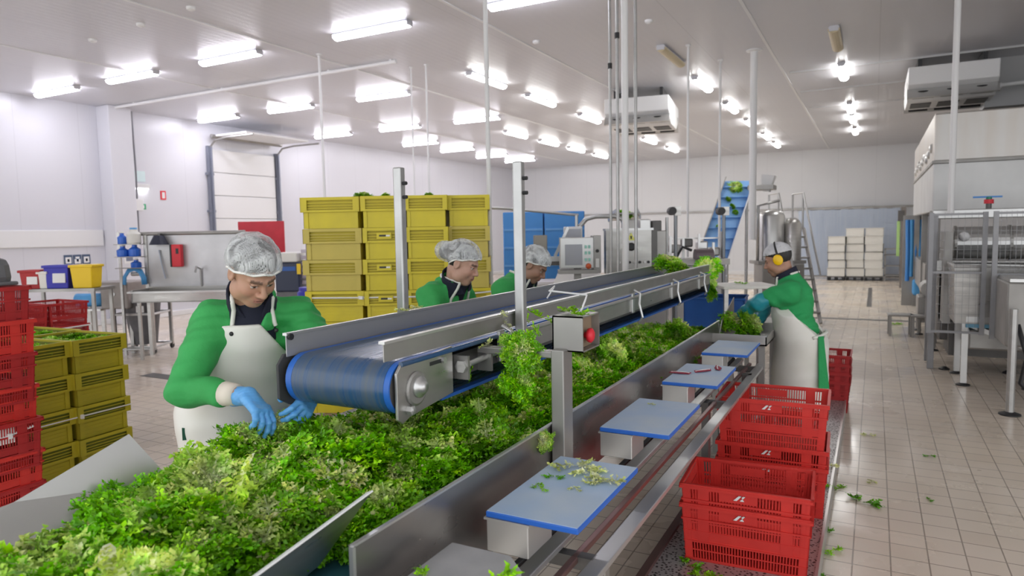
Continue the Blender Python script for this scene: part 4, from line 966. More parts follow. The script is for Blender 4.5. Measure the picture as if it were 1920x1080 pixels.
def person(label,J,hy,hp,hr=0.,ty=0.,skin=(.50,.30,.205),hair=True,brow=(.03,.022,.018),lip=(.45,.18,.15),stout=1.,cloth='green',sleeve=1.,hem=None,hq=.0045,bun=False,net=True,hs=1.,group='workers in green at the trimming line',apron=None,collar='navy',fine=.007,seed=0.,gl=None):
    """J: joints in world coordinates; hy/hp/hr: head yaw, pitch down, roll; ty: torso yaw"""
    J={k:np.asarray(v,float) for k,v in J.items()}
    base=np.array([J['pel'][0],J['pel'][1],J['la'][2]-.08])
    HF=head_frame(hy,hp,hr); hc=J['head']; tol=lambda P:(P-hc)@HF/hs
    tf=np.array([math.cos(ty),math.sin(ty),0.]); tr_=np.array([math.sin(ty),-math.cos(ty),0.])
    sc=(J['rs']+J['ls'])/2; pel=J['pel']; up=nrm(sc-pel); TR=nrm(J['rs']-J['ls']); TF=nrm(np.cross(up,TR)); TM=np.stack([TR,TF,up],1)
    chest=sc*.66+pel*.34+TF*.015; belly=sc*.36+pel*.64+TF*.03*stout; nb=J['neck']; nt=hc+HF@np.array([0,-.025,-.05])*hs
    def torso(P,g):
        d=s_ell(P,chest,(.165*stout+g,.115*stout+g,.20+g),TM)
        d=smin(d,s_ell(P,belly,(.16*stout+g,.125*stout+g,.19+g),TM),.08)
        d=smin(d,s_ell(P,pel,(.165*stout+g,.12*stout+g,.13+g),TM),.07)
        d=smin(d,s_cone(P,J['rs']-up*.03,J['ls']-up*.03,.055+g,.055+g),.07)
        d=smin(d,s_cone(P,sc-up*.05,nb+up*(.02 if g>-.01 else -.02),.115+g*.5,(.078 if g>-.01 else .058)+g*.3),.06)
        return d
    def arm(P,s,g0,g1,g2,e=1.):
        d=s_cone(P,J[s+'s'],J[s+'e'],.050+g0,.045+g1)
        return smin(d,s_cone(P,J[s+'e'],J[s+'e']+(J[s+'w']-J[s+'e'])*e,.045+g1,.032+g2),.02)
    def legs(P,g):
        d=None
        for s in 'lr':
            e=smin(s_cone(P,J[s+'h'],J[s+'k'],.082*stout+g,.058+g),s_cone(P,J[s+'k'],J[s+'a'],.056+g,.042+g),.03); d=e if d is None else smin(d,e,.03)
        return d
    def body(P):
        d=torso(P,-.02)
        for s in 'lr': d=smin(d,arm(P,s,-.006,-.004,-.003),.02)
        d=smin(d,legs(P,-.012),.03)
        for s in 'lr': d=smin(d,s_cone(P,J[s+'a']+np.array([0,0,-.04]),J[s+'a']+tf*.13+np.array([0,0,-.055]),.035,.028),.03)
        d=smin(d,s_cone(P,nb-up*.05,nt,.058,.055),.03)
        return d
    def bodyf(P):
        d=body(P); r=np.linalg.norm(P-hc,axis=1); m=r<.24
        if m.any():
            hd=r-.10; hd[m]=head_sdf(tol(P[m]))*hs; d=smin(d,hd,.012)
        return d
    def tint(v):
        q=tol(v); c=head_tint(q,skin,brow,lip); far=np.linalg.norm(q,axis=1)>.16; c[far]=skin; return c
    # the body is one mesh: a coarse grid below the neck, a fine one for the head, merged at the level of the neck
    allp=[J[k] for k in J]
    v,fa=surfnet(bodyf,np.min(allp,0)-.16,np.max(allp,0)+.2,hq)
    me=mesh_np('person',v-base,fa,True,tint(v)); o=link('person',me,'skin'); o.location=base; tag(o,label,'person',group)
    H=J
    # trousers and boots
    lp=[J[k] for k in ('lh','rh','lk','rk','la','ra','pel')]
    add_imp('trousers',lambda P:np.maximum(smin(smin(legs(P,.012),s_ell(P,pel,(.165*stout,.125*stout,.13),TM),.05)+folds(P,.003,30,seed),1.0,.001),J['la'][2]+.05-P[:,2]),lp,.17,.012,'trouser',o,base)
    for s in 'lr':
        a=J[s+'a']
        def fb(P,a=a):
            d=s_cone(P,a+np.array([0,0,.16]),a+np.array([0,0,-.03]),.062,.05); d=smin(d,s_ell(P,a+tf*.075+np.array([0,0,-.042]),(.135,.05,.038),np.stack([tf,tr_,np.array([0,0,1.])],1)),.03)
            return np.maximum(d,(J['la'][2]-.08)-P[:,2])
        add_imp('boot',fb,[a+tf*.2,a-tf*.09,a+np.array([0,0,.16])],.08,.011,'boot',o,base)
    # jacket or shirt
    hz=hem if hem is not None else pel[2]-.06
    def jacket(P):
        d=torso(P,.008)
        for s in 'lr':
            if sleeve>=1: a_=arm(P,s,.022,.020,.016,.60)
            else: a_=s_cone(P,J[s+'s'],J[s+'s']+(J[s+'e']-J[s+'s'])*sleeve,.074,.072)
            d=smin(d,a_,.055)
        d=d+folds(P,.0042,54,seed)*(1+.7*np.sin(9*P[:,2]+3*P[:,0]))+folds(P,.005,24,seed+1)
        d=np.maximum(d,hz-P[:,2])
        d=smax(d,-s_cone(P,nb+up*.0,nb+(nt-nb)*1.3,.066,.085),.012)
        if collar:
            u_=np.abs((P-nb)@TR); h_=(P-nb)@up; f_=(P-nb)@TF
            d=smax(d,-np.maximum(np.maximum(u_-np.clip(.052+h_*.5,0,.07),-f_),-h_-.11),.006)
        return d
    jp=[J['rs'],J['ls'],J['re'],J['le'],pel-up*.15,nb+up*.03]+([J['rw'],J['lw']] if sleeve>=1 else [])
    add_imp('jacket' if sleeve>=1 else 'shirt',jacket,jp,.16,fine,cloth,o,base)
    # collar
    if collar:
        ax=nrm(nt-nb); cf=nrm(TF-ax*ax.dot(TF)); cr=np.cross(cf,ax)
        def col(P):
            d=s_cone(P,nb-ax*.03,nb+ax*.07,.098,.086); d=np.maximum(d,-(s_cone(P,nb-ax*.04,nb+ax*.13,.084,.072)))
            h_=(P-nb)@ax; f_=(P-nb)@cf; u_=np.abs((P-nb)@cr)
            d=np.maximum(d,h_-.062+.25*np.clip(f_,-.1,.1)); d=np.maximum(d,-h_-.03)
            return np.maximum(d,np.where(f_>0,.040*np.clip((h_+.05)/.07,0,1.6)-u_,-1))
        add_imp('collar',col,[nb-.05,nb+ax*.1],.11,.0055,collar,o,base)
        def vee(P):
            d=torso(P,.004); u_=np.abs((P-nb)@TR); h_=(P-nb)@up; f_=(P-nb)@TF
            return np.maximum(np.maximum(d,u_-.085),np.maximum(np.maximum(-f_,h_-.03),-h_-.15))
        add_imp('inner_fleece',vee,[nb-up*.12,nb+TF*.1,nb+up*.03],.1,.0065,collar,o,base)
    # apron
    if apron:
        zt_,wt,wb_,zb_,fb_=apron['top'],apron['wt'],apron['wb'],apron['bot'],apron.get('fb',-.02)
        drop=apron.get('slope',.28)
        kneef=(J['lk']+J['rk'])/2+tf*.10
        def apr(P):
            d=torso(P,.020)
            d=smin(d,s_cone(P,pel+tf*.0,kneef-tf*.10-np.array([0,0,.10]),.185*stout,.20*stout),.06)
            d=d+folds(P,.003,13,seed+1)
            sh=np.maximum(d-.010,-d-.03)
            u_=np.abs((P-pel)@tr_); z_=P[:,2]; f_=(P-pel)@tf
            k=np.clip((zt_-z_)/drop,0,1)
            sh=np.maximum(sh,u_-(wt+(wb_-wt)*k)); sh=np.maximum(sh,z_-zt_-.0); sh=np.maximum(sh,zb_-z_)
            ctr=((sc-pel)@tf)*np.clip((z_-pel[2])/(sc[2]-pel[2]),0,1.2)
            ff=apron.get('f0'); lim=(fb_ if ff is None else np.interp(z_,ff[0],ff[1]))
            return np.maximum(sh,ctr+lim-f_)
        add_imp('apron',apr,[sc+TF*.2,sc-TF*.1,J['lk'],J['rk'],pel-np.array([0,0,.5]),pel+tf*.25],.2,.0075,'apron',o,base)
        # neck straps follow the cloth
        mb=MB()
        for s in (-1,1):
            pts=[]
            p0=apron.get('strap',wt*.72)
            for (h_,u_,fo_) in ((apron['top']-.012,p0,.3),(nb[2]-.09,p0*.95,.3),(nb[2]-.03,p0*.85,.2),(nb[2]+.01,.075,.05),(nb[2]+.045,.07,-.05),(nb[2]+.055,.03,-.12)):
                q=nb*1.0; q=np.array([nb[0],nb[1],h_])+TR*u_*s+tf*fo_
                # pull the point back onto the cloth
                for _ in range(14):
                    P=q[None]; D=min(jacket(P)[0],s_cone(P,nb-up*.02,nb+(nt-nb)*.8,.088,.08)[0])-.006
                    q=q-tf*np.clip(D,-.03,.03)*(1 if fo_>0 else -1)
                pts.append(Vector(q-base))
            fine_=[]
            for i in range(len(pts)-1):
                for k_ in range(4): fine_.append(pts[i].lerp(pts[i+1],k_/4))
            fine_.append(pts[-1]); mb.tube(fine_,.0085,6)
        mb.build('apron_strap','apron',o,smooth=True)
        for s in (-1,1):
            q=np.array([nb[0],nb[1],apron['top']-.03])+TR*apron.get('strap',wt*.72)*s+tf*.3
            for _ in range(16):
                D=torso(q[None],.03)[0]; q=q-tf*np.clip(D,-.03,.03)
            MB().ball(Vector(q-base),.009,10).build('apron_stud','black',o,smooth=True)
    # hair and net
    hp_=[hc+HF@np.array(p)*hs for p in ((.13,.14,.17),(-.13,-.17,-.1),(.13,-.2,.1),(-.13,.14,-.1),(.1,-.19,-.1),(-.1,.1,.17))]
    if hair:
        def fh(P):
            q=tol(P); d=s_ell(q,(0,-.016,.036),(.083,.100,.090))+.0012*np.sin(160*q[:,0]+30*q[:,2])
            d=np.maximum(d,(.052+.55*(q[:,1]-.06)) -q[:,2]-np.where(q[:,1]<.02,(.02-q[:,1])*.7,0))
            if bun: d=smin(d,s_ell(q,(0,-.125,.02),(.045,.045,.045)),.02)
            return d*hs
        add_imp('hair',fh,hp_,.02,.005,'hair',o,base)
    if net:
        def fn(P):
            q=tol(P); d=s_ell(q,(0,-.014,.045),(.096,.114,.100))
            if bun: d=smin(d,s_ell(q,(0,-.135,.022),(.058,.06,.06)),.03)
            ang=np.arctan2(q[:,0],q[:,1]+.01)
            d=d+.0028*np.sin(9*ang+5*np.sin(11*q[:,2]+seed))*np.clip((.15-q[:,2])/.08,.2,1)+.0008*np.sin(70*q[:,2]+8*ang)
            lim=.048+.42*(q[:,1]-.06)-np.where(q[:,1]<-.02,(-.02-q[:,1])*.25,0)
            return np.maximum(np.abs(d)-.0022,lim-q[:,2])*hs
        add_imp('hair_net',fn,hp_,.03,.0042,'net',o,base)
        mb=MB(); pts=[]
        for i in range(36):
            a=2*PI*i/36; x=.094*math.sin(a); y=-.014+.111*math.cos(a); z=.050+.42*(y-.06)-(max(0,-.02-y)*.25)
            kx=math.sqrt(max(.2,1-((z-.045)/.1)**2)); pts.append(Vector(hc+HF@np.array([x*kx*1.01,-.014+(y+.014)*kx*1.01,z+.003*math.sin(9*a)])*hs-base))
        mb.tube(pts,.005,6,closed=True); mb.build('net_band',MT['white_plastic'],o,smooth=True)
    return o,dict(base=base,tol=tol,HF=HF,hc=hc,TR=TR,TF=TF,up=up,tf=tf)

def stand(px,py,ty,pz,floor,lean=0.):
    """hips, knees and ankles below the pelvis"""
    f=np.array([math.cos(ty),math.sin(ty),0]); r=np.array([math.sin(ty),-math.cos(ty),0]); p=np.array([px,py,pz]); J={'pel':p}
    for s,k in (('r',1),('l',-1)):
        J[s+'h']=p+r*.085*k+np.array([0,0,-.03]); a=np.array([px,py,floor+.085])+r*.12*k+f*(.02*k-.02); J[s+'a']=a
        J[s+'k']=(J[s+'h']+a)/2+f*.03
    return J
# the man nearest the camera, bending over the trough
ty=R(-38)
J=stand(-2.47,2.02,ty,1.0,.12)
J.update(head=(-2.09,1.84,1.668),neck=(-2.20,1.925,1.545),rs=(-2.325,1.84,1.475),ls=(-2.12,2.09,1.475),re=(-2.255,1.65,1.235),rw=(-1.975,1.675,1.235),le=(-1.90,2.07,1.265),lw=(-1.845,1.885,1.215))
man,I=person('man in green jacket and white apron bending over the trough, nearest to the camera',J,R(-12),R(40),R(-4),ty,stout=1.10,skin=(.47,.27,.18),apron=dict(top=1.455,wt=.115,wb=.30,bot=.45,slope=.24,f0=([.4,.9,1.1,1.3,1.45],[-.06,-.05,-.03,.0,.02])),hq=.0045,fine=.0065,seed=.7,hs=1.01)
glove(man,I['base'],(-1.955,1.675,1.235),(.80,-.10,-.50),(-.35,-.25,-.85),(0,.8,.5),(-.98,0,-.10),'glove',curl=(.30,.36,.40,.46),thumb_out=.7,sc=1.08)
glove(man,I['base'],(-1.845,1.87,1.215),(.35,-.80,-.42),(-.65,-.45,-.4),(-.6,-.3,.5),(-.2,.9,.1),'glove',curl=(.35,.4,.45,.5),thumb_out=.7,sc=1.08)
for k,(w_,e_) in enumerate((((-1.975,1.675,1.235),(-2.255,1.65,1.235)),((-1.845,1.885,1.215),(-1.90,2.07,1.265)))):
    w_=Vector(w_);e_=Vector(e_);d_=(e_-w_).normalized(); MB().cyl(w_+d_*.03-Vector(I['base']),w_+d_*.09-Vector(I['base']),.039,.045,18).build('jacket_cuff','cuff',man,smooth=True)
q=Vector((-2.475,1.80,1.0)); MB().box(q-Vector(I['base']),(.012,.03,.05),(0,0,R(-38))).build('apron_buckle',mat('buckle_green',(.01,.09,.05),.5),man); MB().tube([q-Vector(I['base'])+V(0,0,.02),q-Vector(I['base'])+V(-.01,.02,.10),q-Vector(I['base'])+V(-.01,.05,.17)],.006,6).build('apron_tie','apron',man)
# woman with a bun
ty=R(2)
J=stand(-2.56,3.60,ty,1.0,.12)
J.update(head=(-2.205,3.53,1.615),neck=(-2.275,3.56,1.49),rs=(-2.37,3.42,1.43),ls=(-2.34,3.71,1.43),re=(-2.25,3.31,1.17),rw=(-2.0,3.42,1.12),le=(-2.2,3.8,1.12),lw=(-2.0,3.7,1.12))
wom,I1=person('woman in green jacket with netted hair bun, before the tall yellow crates',J,R(10),R(24),0,ty,skin=(.50,.30,.22),bun=True,stout=.95,apron=dict(top=1.28,wt=.12,wb=.24,bot=.5),hq=.006,fine=.008,seed=2.1,hs=1.0)
glove(wom,I1['base'],(-2.0,3.42,1.12),(.8,.2,-.5),(0,.3,-1),(0,1,.2),(-.9,-.3,0),'glove',h=.004)
glove(wom,I1['base'],(-2.0,3.7,1.12),(.8,-.2,-.5),(0,-.3,-1),(0,-1,.2),(-.9,.3,0),'glove',h=.004)
# second woman, head deeply bent
J=stand(-2.56,4.50,ty,.98,.12)
J.update(head=(-2.19,4.49,1.555),neck=(-2.275,4.51,1.455),rs=(-2.38,4.36,1.395),ls=(-2.35,4.65,1.395),re=(-2.22,4.28,1.08),rw=(-2.0,4.38,1.10),le=(-2.2,4.75,1.08),lw=(-2.0,4.65,1.10))
wo2,I2=person('person in green jacket with head deeply bent, behind the right-hand post of the conveyor',J,R(6),R(38),0,ty,skin=(.33,.19,.13),stout=.93,apron=dict(top=1.24,wt=.12,wb=.24,bot=.5),hq=.006,fine=.008,seed=3.3,hs=1.0)
glove(wo2,I2['base'],(-2.0,4.38,1.10),(.8,.2,-.5),(0,.3,-1),(0,1,.2),(-.9,-.3,0),'glove',h=.004)
glove(wo2,I2['base'],(-2.0,4.65,1.10),(.8,-.2,-.5),(0,-.3,-1),(0,-1,.2),(-.9,.3,0),'glove',h=.004)
# worker with ear muffs at the right
ty=R(172)
J=stand(-.475,5.62,ty,.94,.12)
J.update(head=(-.655,5.64,1.545),neck=(-.585,5.64,1.40),rs=(-.53,5.79,1.325),ls=(-.555,5.45,1.33),re=(-.74,5.86,1.21),rw=(-.80,5.68,1.06),le=(-.76,5.41,1.235),lw=(-.905,5.57,1.125))
w3,I3=person('worker with yellow ear muffs, green shirt, teal sleeves and white apron',J,R(180),R(20),0,ty,skin=(.45,.25,.17),stout=1.0,cloth='green_shade',sleeve=.62,hem=.86,net=False,hair=True,collar='navy',apron=dict(top=1.22,wt=.15,wb=.30,bot=.22,slope=.2,f0=([.2,.86,.97,1.22],[-.22,-.20,-.16,.04])),hq=.006,fine=.007,seed=4.4,hs=.98)
b3=Vector(I3['base'])
glove(w3,I3['base'],(-.905,5.57,1.125),(-.55,.25,-.7),(.3,.1,-.7),(0,1,.3),(.7,-.65,.3),'glove',h=.0035,cuffl=.05)
glove(w3,I3['base'],(-.80,5.68,1.06),(-.6,-.2,-.6),(.3,-.1,-.7),(0,-1,.3),(.35,.8,.5),'glove',h=.0035,cuffl=.05)
for s in 'lr':
    a,b_,c=J[s+'s'],J[s+'e'],J[s+'w']; a,b_,c=map(np.asarray,(a,b_,c)); a2=a+(b_-a)*.5
    add_imp('sleeve_guard',lambda P,a2=a2,b_=b_,c=c:smin(s_cone(P,a2,b_,.060,.060),s_cone(P,b_,c,.060,.044),.02)+folds(P,.004,50,1.),[a2,b_,c],.09,.007,'glove_teal',w3,I3['base'])
HF,hc=I3['HF'],I3['hc']
def hl(p): return Vector(hc+HF@np.array(p)*.98)-b3
for s in (-1,1):
    MB().lathe([(.002,0),(.026,.002),(.035,.012),(.036,.03),(.030,.034),(.002,.034)],(0,0,0),'X',20).build('muff_cup','muff',w3,smooth=True)
    c_=w3.children[-1] if False else bpy.data.objects[[o.name for o in COL.objects if o.name.startswith('muff_cup')][-1]]
    M4=Matrix(((HF[0,0]*s,HF[0,1],HF[0,2],0),(HF[1,0]*s,HF[1,1],HF[1,2],0),(HF[2,0]*s,HF[2,1],HF[2,2],0),(0,0,0,1)))
    c_.data.transform(Matrix.Translation(hl((s*.112,-.012,.0)))@M4@Matrix.Translation((-.034,0,0))@Matrix.Diagonal((1,1,1.15,1)))
    if s<0: c_.data.flip_normals()
MB().tube([hl((.10*math.sin(a),-.02,.02+.118*math.cos(a))) for a in np.linspace(-1.6,1.6,15)],.008,8).build('muff_band','black',w3,smooth=True)
def capf(P):
    q=I3['tol'](P); d=s_ell(q,(0,-.012,.042),(.09,.108,.096)); lim=.05+.1*(q[:,1])
    return np.maximum(np.abs(d)-.003,lim-q[:,2])*.98
add_imp('cap',capf,[hc+.13,hc-.13],.03,.005,mat('white_cap',(.72,.72,.74),.8,noise=.4,nscale=14,ncol=(.2,.2,.23)),w3,I3['base'])
mb=MB(); mb.tube([Vector((-.38,5.43,.98))-b3,Vector((-.33,5.5,.99))-b3,Vector((-.30,5.62,1.0))-b3,Vector((-.32,5.8,.99))-b3],.012,6); mb.build('apron_tie','apron',w3,smooth=True)
mb=MB(); mb.sheet([Vector(p)-b3 for p in ((-.345,5.45,.99),(-.315,5.50,.99),(-.27,5.50,.60),(-.335,5.44,.60))],.006); mb.build('tie_tail','green_shade',w3)
# ------------------------------------------------------------------ left and middle background
CA=R(27.9)
MT['blue_liquid']=mat('blue_bottle',(.03,.16,.72),.25,noise=.3); MT['label_white']=MT['paper']
# --- signs and fittings on the left wall
def wall_sign(y,z,w,h,label,bg,marks,x=XL,name='wall_sign',group=None):
    t=thing(name,label,'sign',(x,y,z),0,group)
    MB().bb((.0,-w/2,-h/2),(.015,w/2,h/2)).build('board',bg,t)
    for (m,c) in marks:
        mb=MB(); 
        for b in m: mb.bb((.015,b[0],b[1]),(.019,b[2],b[3]))
        mb.build('pictogram',c,t)
    return t
for i,y in enumerate((8.02,8.2,8.38)):
    wall_sign(y,1.385,.16,.22,f'small blue safety sign with white pictogram, {NTH[i]} of three on the left wall',mat('sign_slate',(.08,.12,.2),.5),[([(-.055,-.06,.055,.065)] if i!=1 else [(-.06,-.07,.06,.02),(-.04,.03,.04,.07)],MT['paper']),([(-.02,-.03,.02,.03)],mat('sign_blue',(.15,.35,.7),.5))],group='safety signs on the left wall')
wall_sign(9.03,1.40,.22,.24,'white notice with grey picture fixed to the pilaster',MT['paper'],[([(-.075,-.07,.075,.08)],mat('notice_grey',(.2,.22,.3),.6))],x=XL+.42)
wall_sign(10.2,2.77,.13,.2,'small red and white fire equipment sign on the left wall',MT['red_bright'],[([(-.035,-.07,.035,.07)],MT['paper'])])
wall_sign(9.62,2.5,.28,.12,'green exit sign low on the left wall beside the cable',mat('exit_green',(.05,.42,.2),.5),[([(-.1,-.03,-.02,.03),(.02,-.035,.1,.035)],MT['paper'])])
t=thing('emergency_lamp','white emergency lamp with yellowish bracket on the left wall','lamp',(XL,9.62,2.95)); MB().bb((.0,-.2,-.05),(.12,.2,.05)).build('body','white_paint',t,bevel=.015); MB().bb((.03,-.17,-.075),(.1,.17,-.05)).build('lens',mat('lamp_glow',(1,1,1),.4,emit=4),t); MB().bb((0,-.22,.02),(.05,-.14,.35)).build('bracket',mat('olive_bracket',(.45,.42,.2),.5),t); MB().bb((0,-.1,.1),(.02,.16,.33)).build('panel',mat('pale_cyan',(.7,.85,.85),.4),t)
t=thing('wall_cable','dark cable running down the pilaster on the left wall','cable',(XL+.3,9.36,1.7)); MB().tube([(0,0,2.8),(0,.02,1.5),(0,0,.2)],.018,8).build('conduit',mat('cable_grey',(.2,.2,.22),.5),t); MB().bb((-.06,-.06,.7),(.05,.12,.95)).build('junction_box','white_paint',t,bevel=.01)
# --- wash station facing the camera
ws=thing('wash_station','stainless wash station with a high splash panel behind the bending man','wash station',(-9.3,6.96,0),CA)
mb=MB(); mb.bb((-.62,.0,1.04),(.80,.012,1.84)); mb.build('splash_panel',mat('splash_panel',(.72,.72,.74),.35,.25,.4,3),ws)
for x in (-.63,.80): MB().bb((x-.025,-.02,0),(x+.025,.03,1.9)).build('upright','steel',ws)
MB().cyl((-.7,0,1.87),(.9,0,1.87),.03).build('top_rail',MT['steel_dull'],ws)
mb=MB(); mb.bb((-.62,-.5,.86),(.80,-.48,1.0)); mb.bb((-.62,-.5,.86),(.8,.0,.875)); mb.bb((-.62,-.5,.86),(-.6,0,1.04)); mb.bb((.78,-.5,.86),(.8,0,1.04)); mb.bb((-.62,-.02,.86),(.8,0,1.06)); mb.build('basin','steel',ws)
MB().bb((-.66,-.54,1.0),(.84,-.46,1.025)).build('basin_rim','steel_light',ws)
for x in (-.55,.72): MB().bb((x-.02,-.45,0),(x+.02,-.41,.86)).build('leg','steel',ws)
MB().tube([(.2,-.02,1.05),(.2,-.03,1.32),(.2,-.16,1.36),(.2,-.2,1.28)],.014,8).build('tap','zinc',ws)
MB().tube([(-.42,-.02,1.62),(-.38,-.04,1.4),(-.33,-.05,1.18)],.012,8).build('brush_handle',mat('pale_handle',(.55,.6,.7),.5),ws)
d_=thing('soap_dispenser','red soap dispenser with black side on the splash panel of the wash station','dispenser',(-9.39,6.88,1.36),CA)
MB().bb((-.07,-.09,0),(.075,0,.34)).build('body','red_bright',d_,bevel=.012); MB().bb((-.10,-.085,0),(-.07,0,.34)).build('side_cap','black',d_,bevel=.008); MB().bb((.0,-.094,.2),(.04,-.09,.28)).build('window','black',d_)
h=thing('lamp_hood','small dark cone-shaped hood hanging on the splash panel of the wash station','hood',(-9.62,6.77,1.7),CA)
MB().cyl((0,-.08,0),(0,-.08,.14),.14,.07,18).build('cone',mat('dark_hood',(.03,.035,.06),.5),h); MB().bb((-.02,-.08,.13),(.02,.02,.17)).build('bracket','steel_dark',h)
# bottle rack left of it
rk=thing('bottle_rack','steel wall rack holding blue bottles left of the wash station','rack',(-10.05,6.58,0),CA)
for x in (-.2,.2): MB().bb((x-.018,-.02,0),(x+.018,.02,1.9)).build('upright','steel',rk)
for z in (1.36,1.53,1.72): MB().bb((-.2,-.16,z-.012),(.2,.0,z)).build('shelf','steel_dull',rk)
def bottle(u,z,w,hh,label,cap=True,trig=False):
    p=Vector((-10.05,6.58,0))+Matrix.Rotation(CA,3,'Z')@V(u,-.09,0)
    t=thing('bottle',label,'bottle',(p.x,p.y,z),CA,'blue bottles in the steel rack')
    MB().lathe([(w*.48,0),(w*.5,.02),(w*.5,hh*.62),(w*.22,hh*.8),(w*.2,hh)],seg=14).build('container','blue_liquid',t,smooth=False)
    MB().lathe([(w*.23,hh*.98),(w*.23,hh*1.12)],seg=12).build('cap','white_plastic',t)
bottle(-.1,1.72,.13,.17,'blue bottle with white cap on the top shelf of the steel rack')
bottle(-.1,1.53,.17,.16,'blue canister on the middle shelf of the rack, left one'); bottle(.08,1.53,.17,.18,'blue canister on the middle shelf of the rack, right one')
bottle(.09,1.36,.15,.12,'short blue canister on the bottom shelf of the rack')
jr=thing('jar','large white clear canister on the top shelf of the steel rack','canister',tuple(Vector((-10.05,6.58,1.72))+Matrix.Rotation(CA,3,'Z')@V(.08,-.09,0)),CA); MB().lathe([(.09,0),(.1,.02),(.1,.15),(.05,.2),(.05,.22)]).build('container','white_plastic',jr); MB().lathe([(.052,.22),(.052,.245)]).build('cap','blue_light',jr)
hs_=thing('blue_hose','coiled blue hose hanging like an arch on the steel rack','hose',tuple(Vector((-10.05,6.58,1.1))+Matrix.Rotation(CA,3,'Z')@V(.04,-.1,0)),CA)
mb=MB()
for k in range(3): mb.tube([(-.13-.018*k+.0,.01*k,0),(-.12-.018*k,.01*k,.12),(-.06-.01*k,.01*k,.2+.018*k),(.02,.01*k,.225+.02*k),(.09+.012*k,.01*k,.19+.018*k),(.13+.02*k,.01*k,.1),(.14+.02*k,.01*k,0)],.016,8)
mb.build('coil','blue_light',hs_,smooth=True); MB().cyl((-.05,.05,.16),(.08,.05,.16),.03).build('hook','steel',hs_)
# small conveyor with blue roller
sc_=thing('small_conveyor','short steel conveyor with a blue end roller left of the wash station','conveyor',(-10.62,6.50,0),CA)
MB().cyl((-.42,-.1,.86),(.0,-.1,.86),.105,seg=22).build('roller','blue_light',sc_,smooth=True)
mb=MB(); mb.bb((-.3,-.02,.98),(.02,.55,1.12)); mb.build('chute','steel_dull',sc_)
mb=MB(); mb.bb((.0,-.2,.72),(.42,.4,1.14)); mb.build('hopper',mat('worn_steel',(.36,.33,.31),.5,.5,.6,4),sc_,bevel=.02)
for x in (-.3,.35): 
    for y in (.0,.35): MB().bb((x-.025,y-.025,0),(x+.025,y+.025,.76)).build('leg','steel',sc_)
MB().cyl((.2,-.21,.95),(.2,-.19,.95),.03).build('knob','steel_light',sc_)
MB().bb((-.42,-.22,.70),(.0,.3,.73)).build('drip_shelf','steel_light',sc_)
# bin cart
ct=thing('waste_cart','steel trolley carrying a dark grey waste bin left of the bending man','trolley',(-10.2,6.9,0),CA)
ct.location=Vector((-10.32,6.86,0))
for x in (-.3,.3):
    for y in (-.28,.28): MB().bb((x-.022,y-.022,.06),(x+.022,y+.022,.84)).build('frame_post','steel',ct)
for z in (.1,.62):
    mb=MB(); mb.tube([(-.3,-.28,z),(.3,-.28,z),(.3,.28,z),(-.3,.28,z)],.02,8,closed=True); mb.build('ring_rail','steel_light',ct)
for x in (-.3,.3):
    for y in (-.28,.28): MB().cyl((x-.015,y,.05),(x+.015,y,.05),.05).build('wheel','black',ct)
MB().tube([(-.34,-.3,.3),(-.42,-.34,.14),(-.2,-.38,.08),(.3,-.34,.08)],.02,8).build('pedal_bar','steel_light',ct)
b_=thing('waste_bin','dark grey tapered waste bin standing in the steel trolley','bin',(-10.32,6.86,.13),CA)
MB().cyl((0,0,0),(0,0,.68),.19,.27,20).build('body','grey_plastic',b_,smooth=False); MB().lathe([(.265,.66),(.285,.67),(.285,.70),(.26,.71)]).build('rim','grey_plastic',b_); MB().bb((.05,-.285,.52),(.16,-.26,.62)).build('label_tag','paper',b_)
# storage bins on a table
tb=thing('work_table','steel table under the coloured bins behind the dull red crates','table',(-9.88,5.46,0),CA); MB().bb((-.52,-.2,1.1),(.52,.3,1.14)).build('table_top','steel_dull',tb)
for x in (-.48,.48):
    for y in (-.16,.25): MB().bb((x-.02,y-.02,0),(x+.02,y+.02,1.1)).build('leg','steel_dull',tb)
for (u,m,lb,w,hh,lab) in ((-.36,MT['red_dark'],'dull red tub with white label on the steel table',.28,.26,True),(.0,MT['blue_bin'],'dark blue tub with white label on the steel table',.34,.32,True),(.34,MT['yellow_bin'],'bright yellow tub on the steel table',.30,.32,False),(-.19,MT['white_plastic'],'pale grey tub between the red and the blue one',.12,.24,False)):
    p=Vector((-9.88,5.46,1.141))+Matrix.Rotation(CA,3,'Z')@V(u,-.05,0); t=thing('storage_tub',lb,'tub',tuple(p),CA,'coloured tubs on the steel table')
    MB().box((0,0,hh/2),(w,.26,hh),taper=(.86,.86)).build('body',m,t,bevel=.012); MB().box((0,0,hh-.02),(w+.03,.29,.035)).build('rim',m,t,bevel=.008)
    if lab: MB().box((w*.12,-.128,hh*.45),(w*.5,.012,hh*.4),(R(-4),0,0)).build('label_sheet','paper',t)
# grey tub on the tall red stack
t=thing('grey_tub','dark grey rounded tub upside down on top of the tall red stack','tub',(-4.74,2.0,1.535),R(90))
MB().box((0,0,.085),(.46,.34,.17),taper=(1.06,1.06)).build('shell','grey_plastic',t,bevel=.05); MB().box((0,0,.012),(.5,.38,.022)).build('rim','grey_plastic',t,bevel=.008)
mb=MB(); mb.tube([(-.05,0,.17),(-.05,0,.2),(.05,0,.2),(.05,0,.17)],.008,6); mb.build('grip','steel_dark',t)
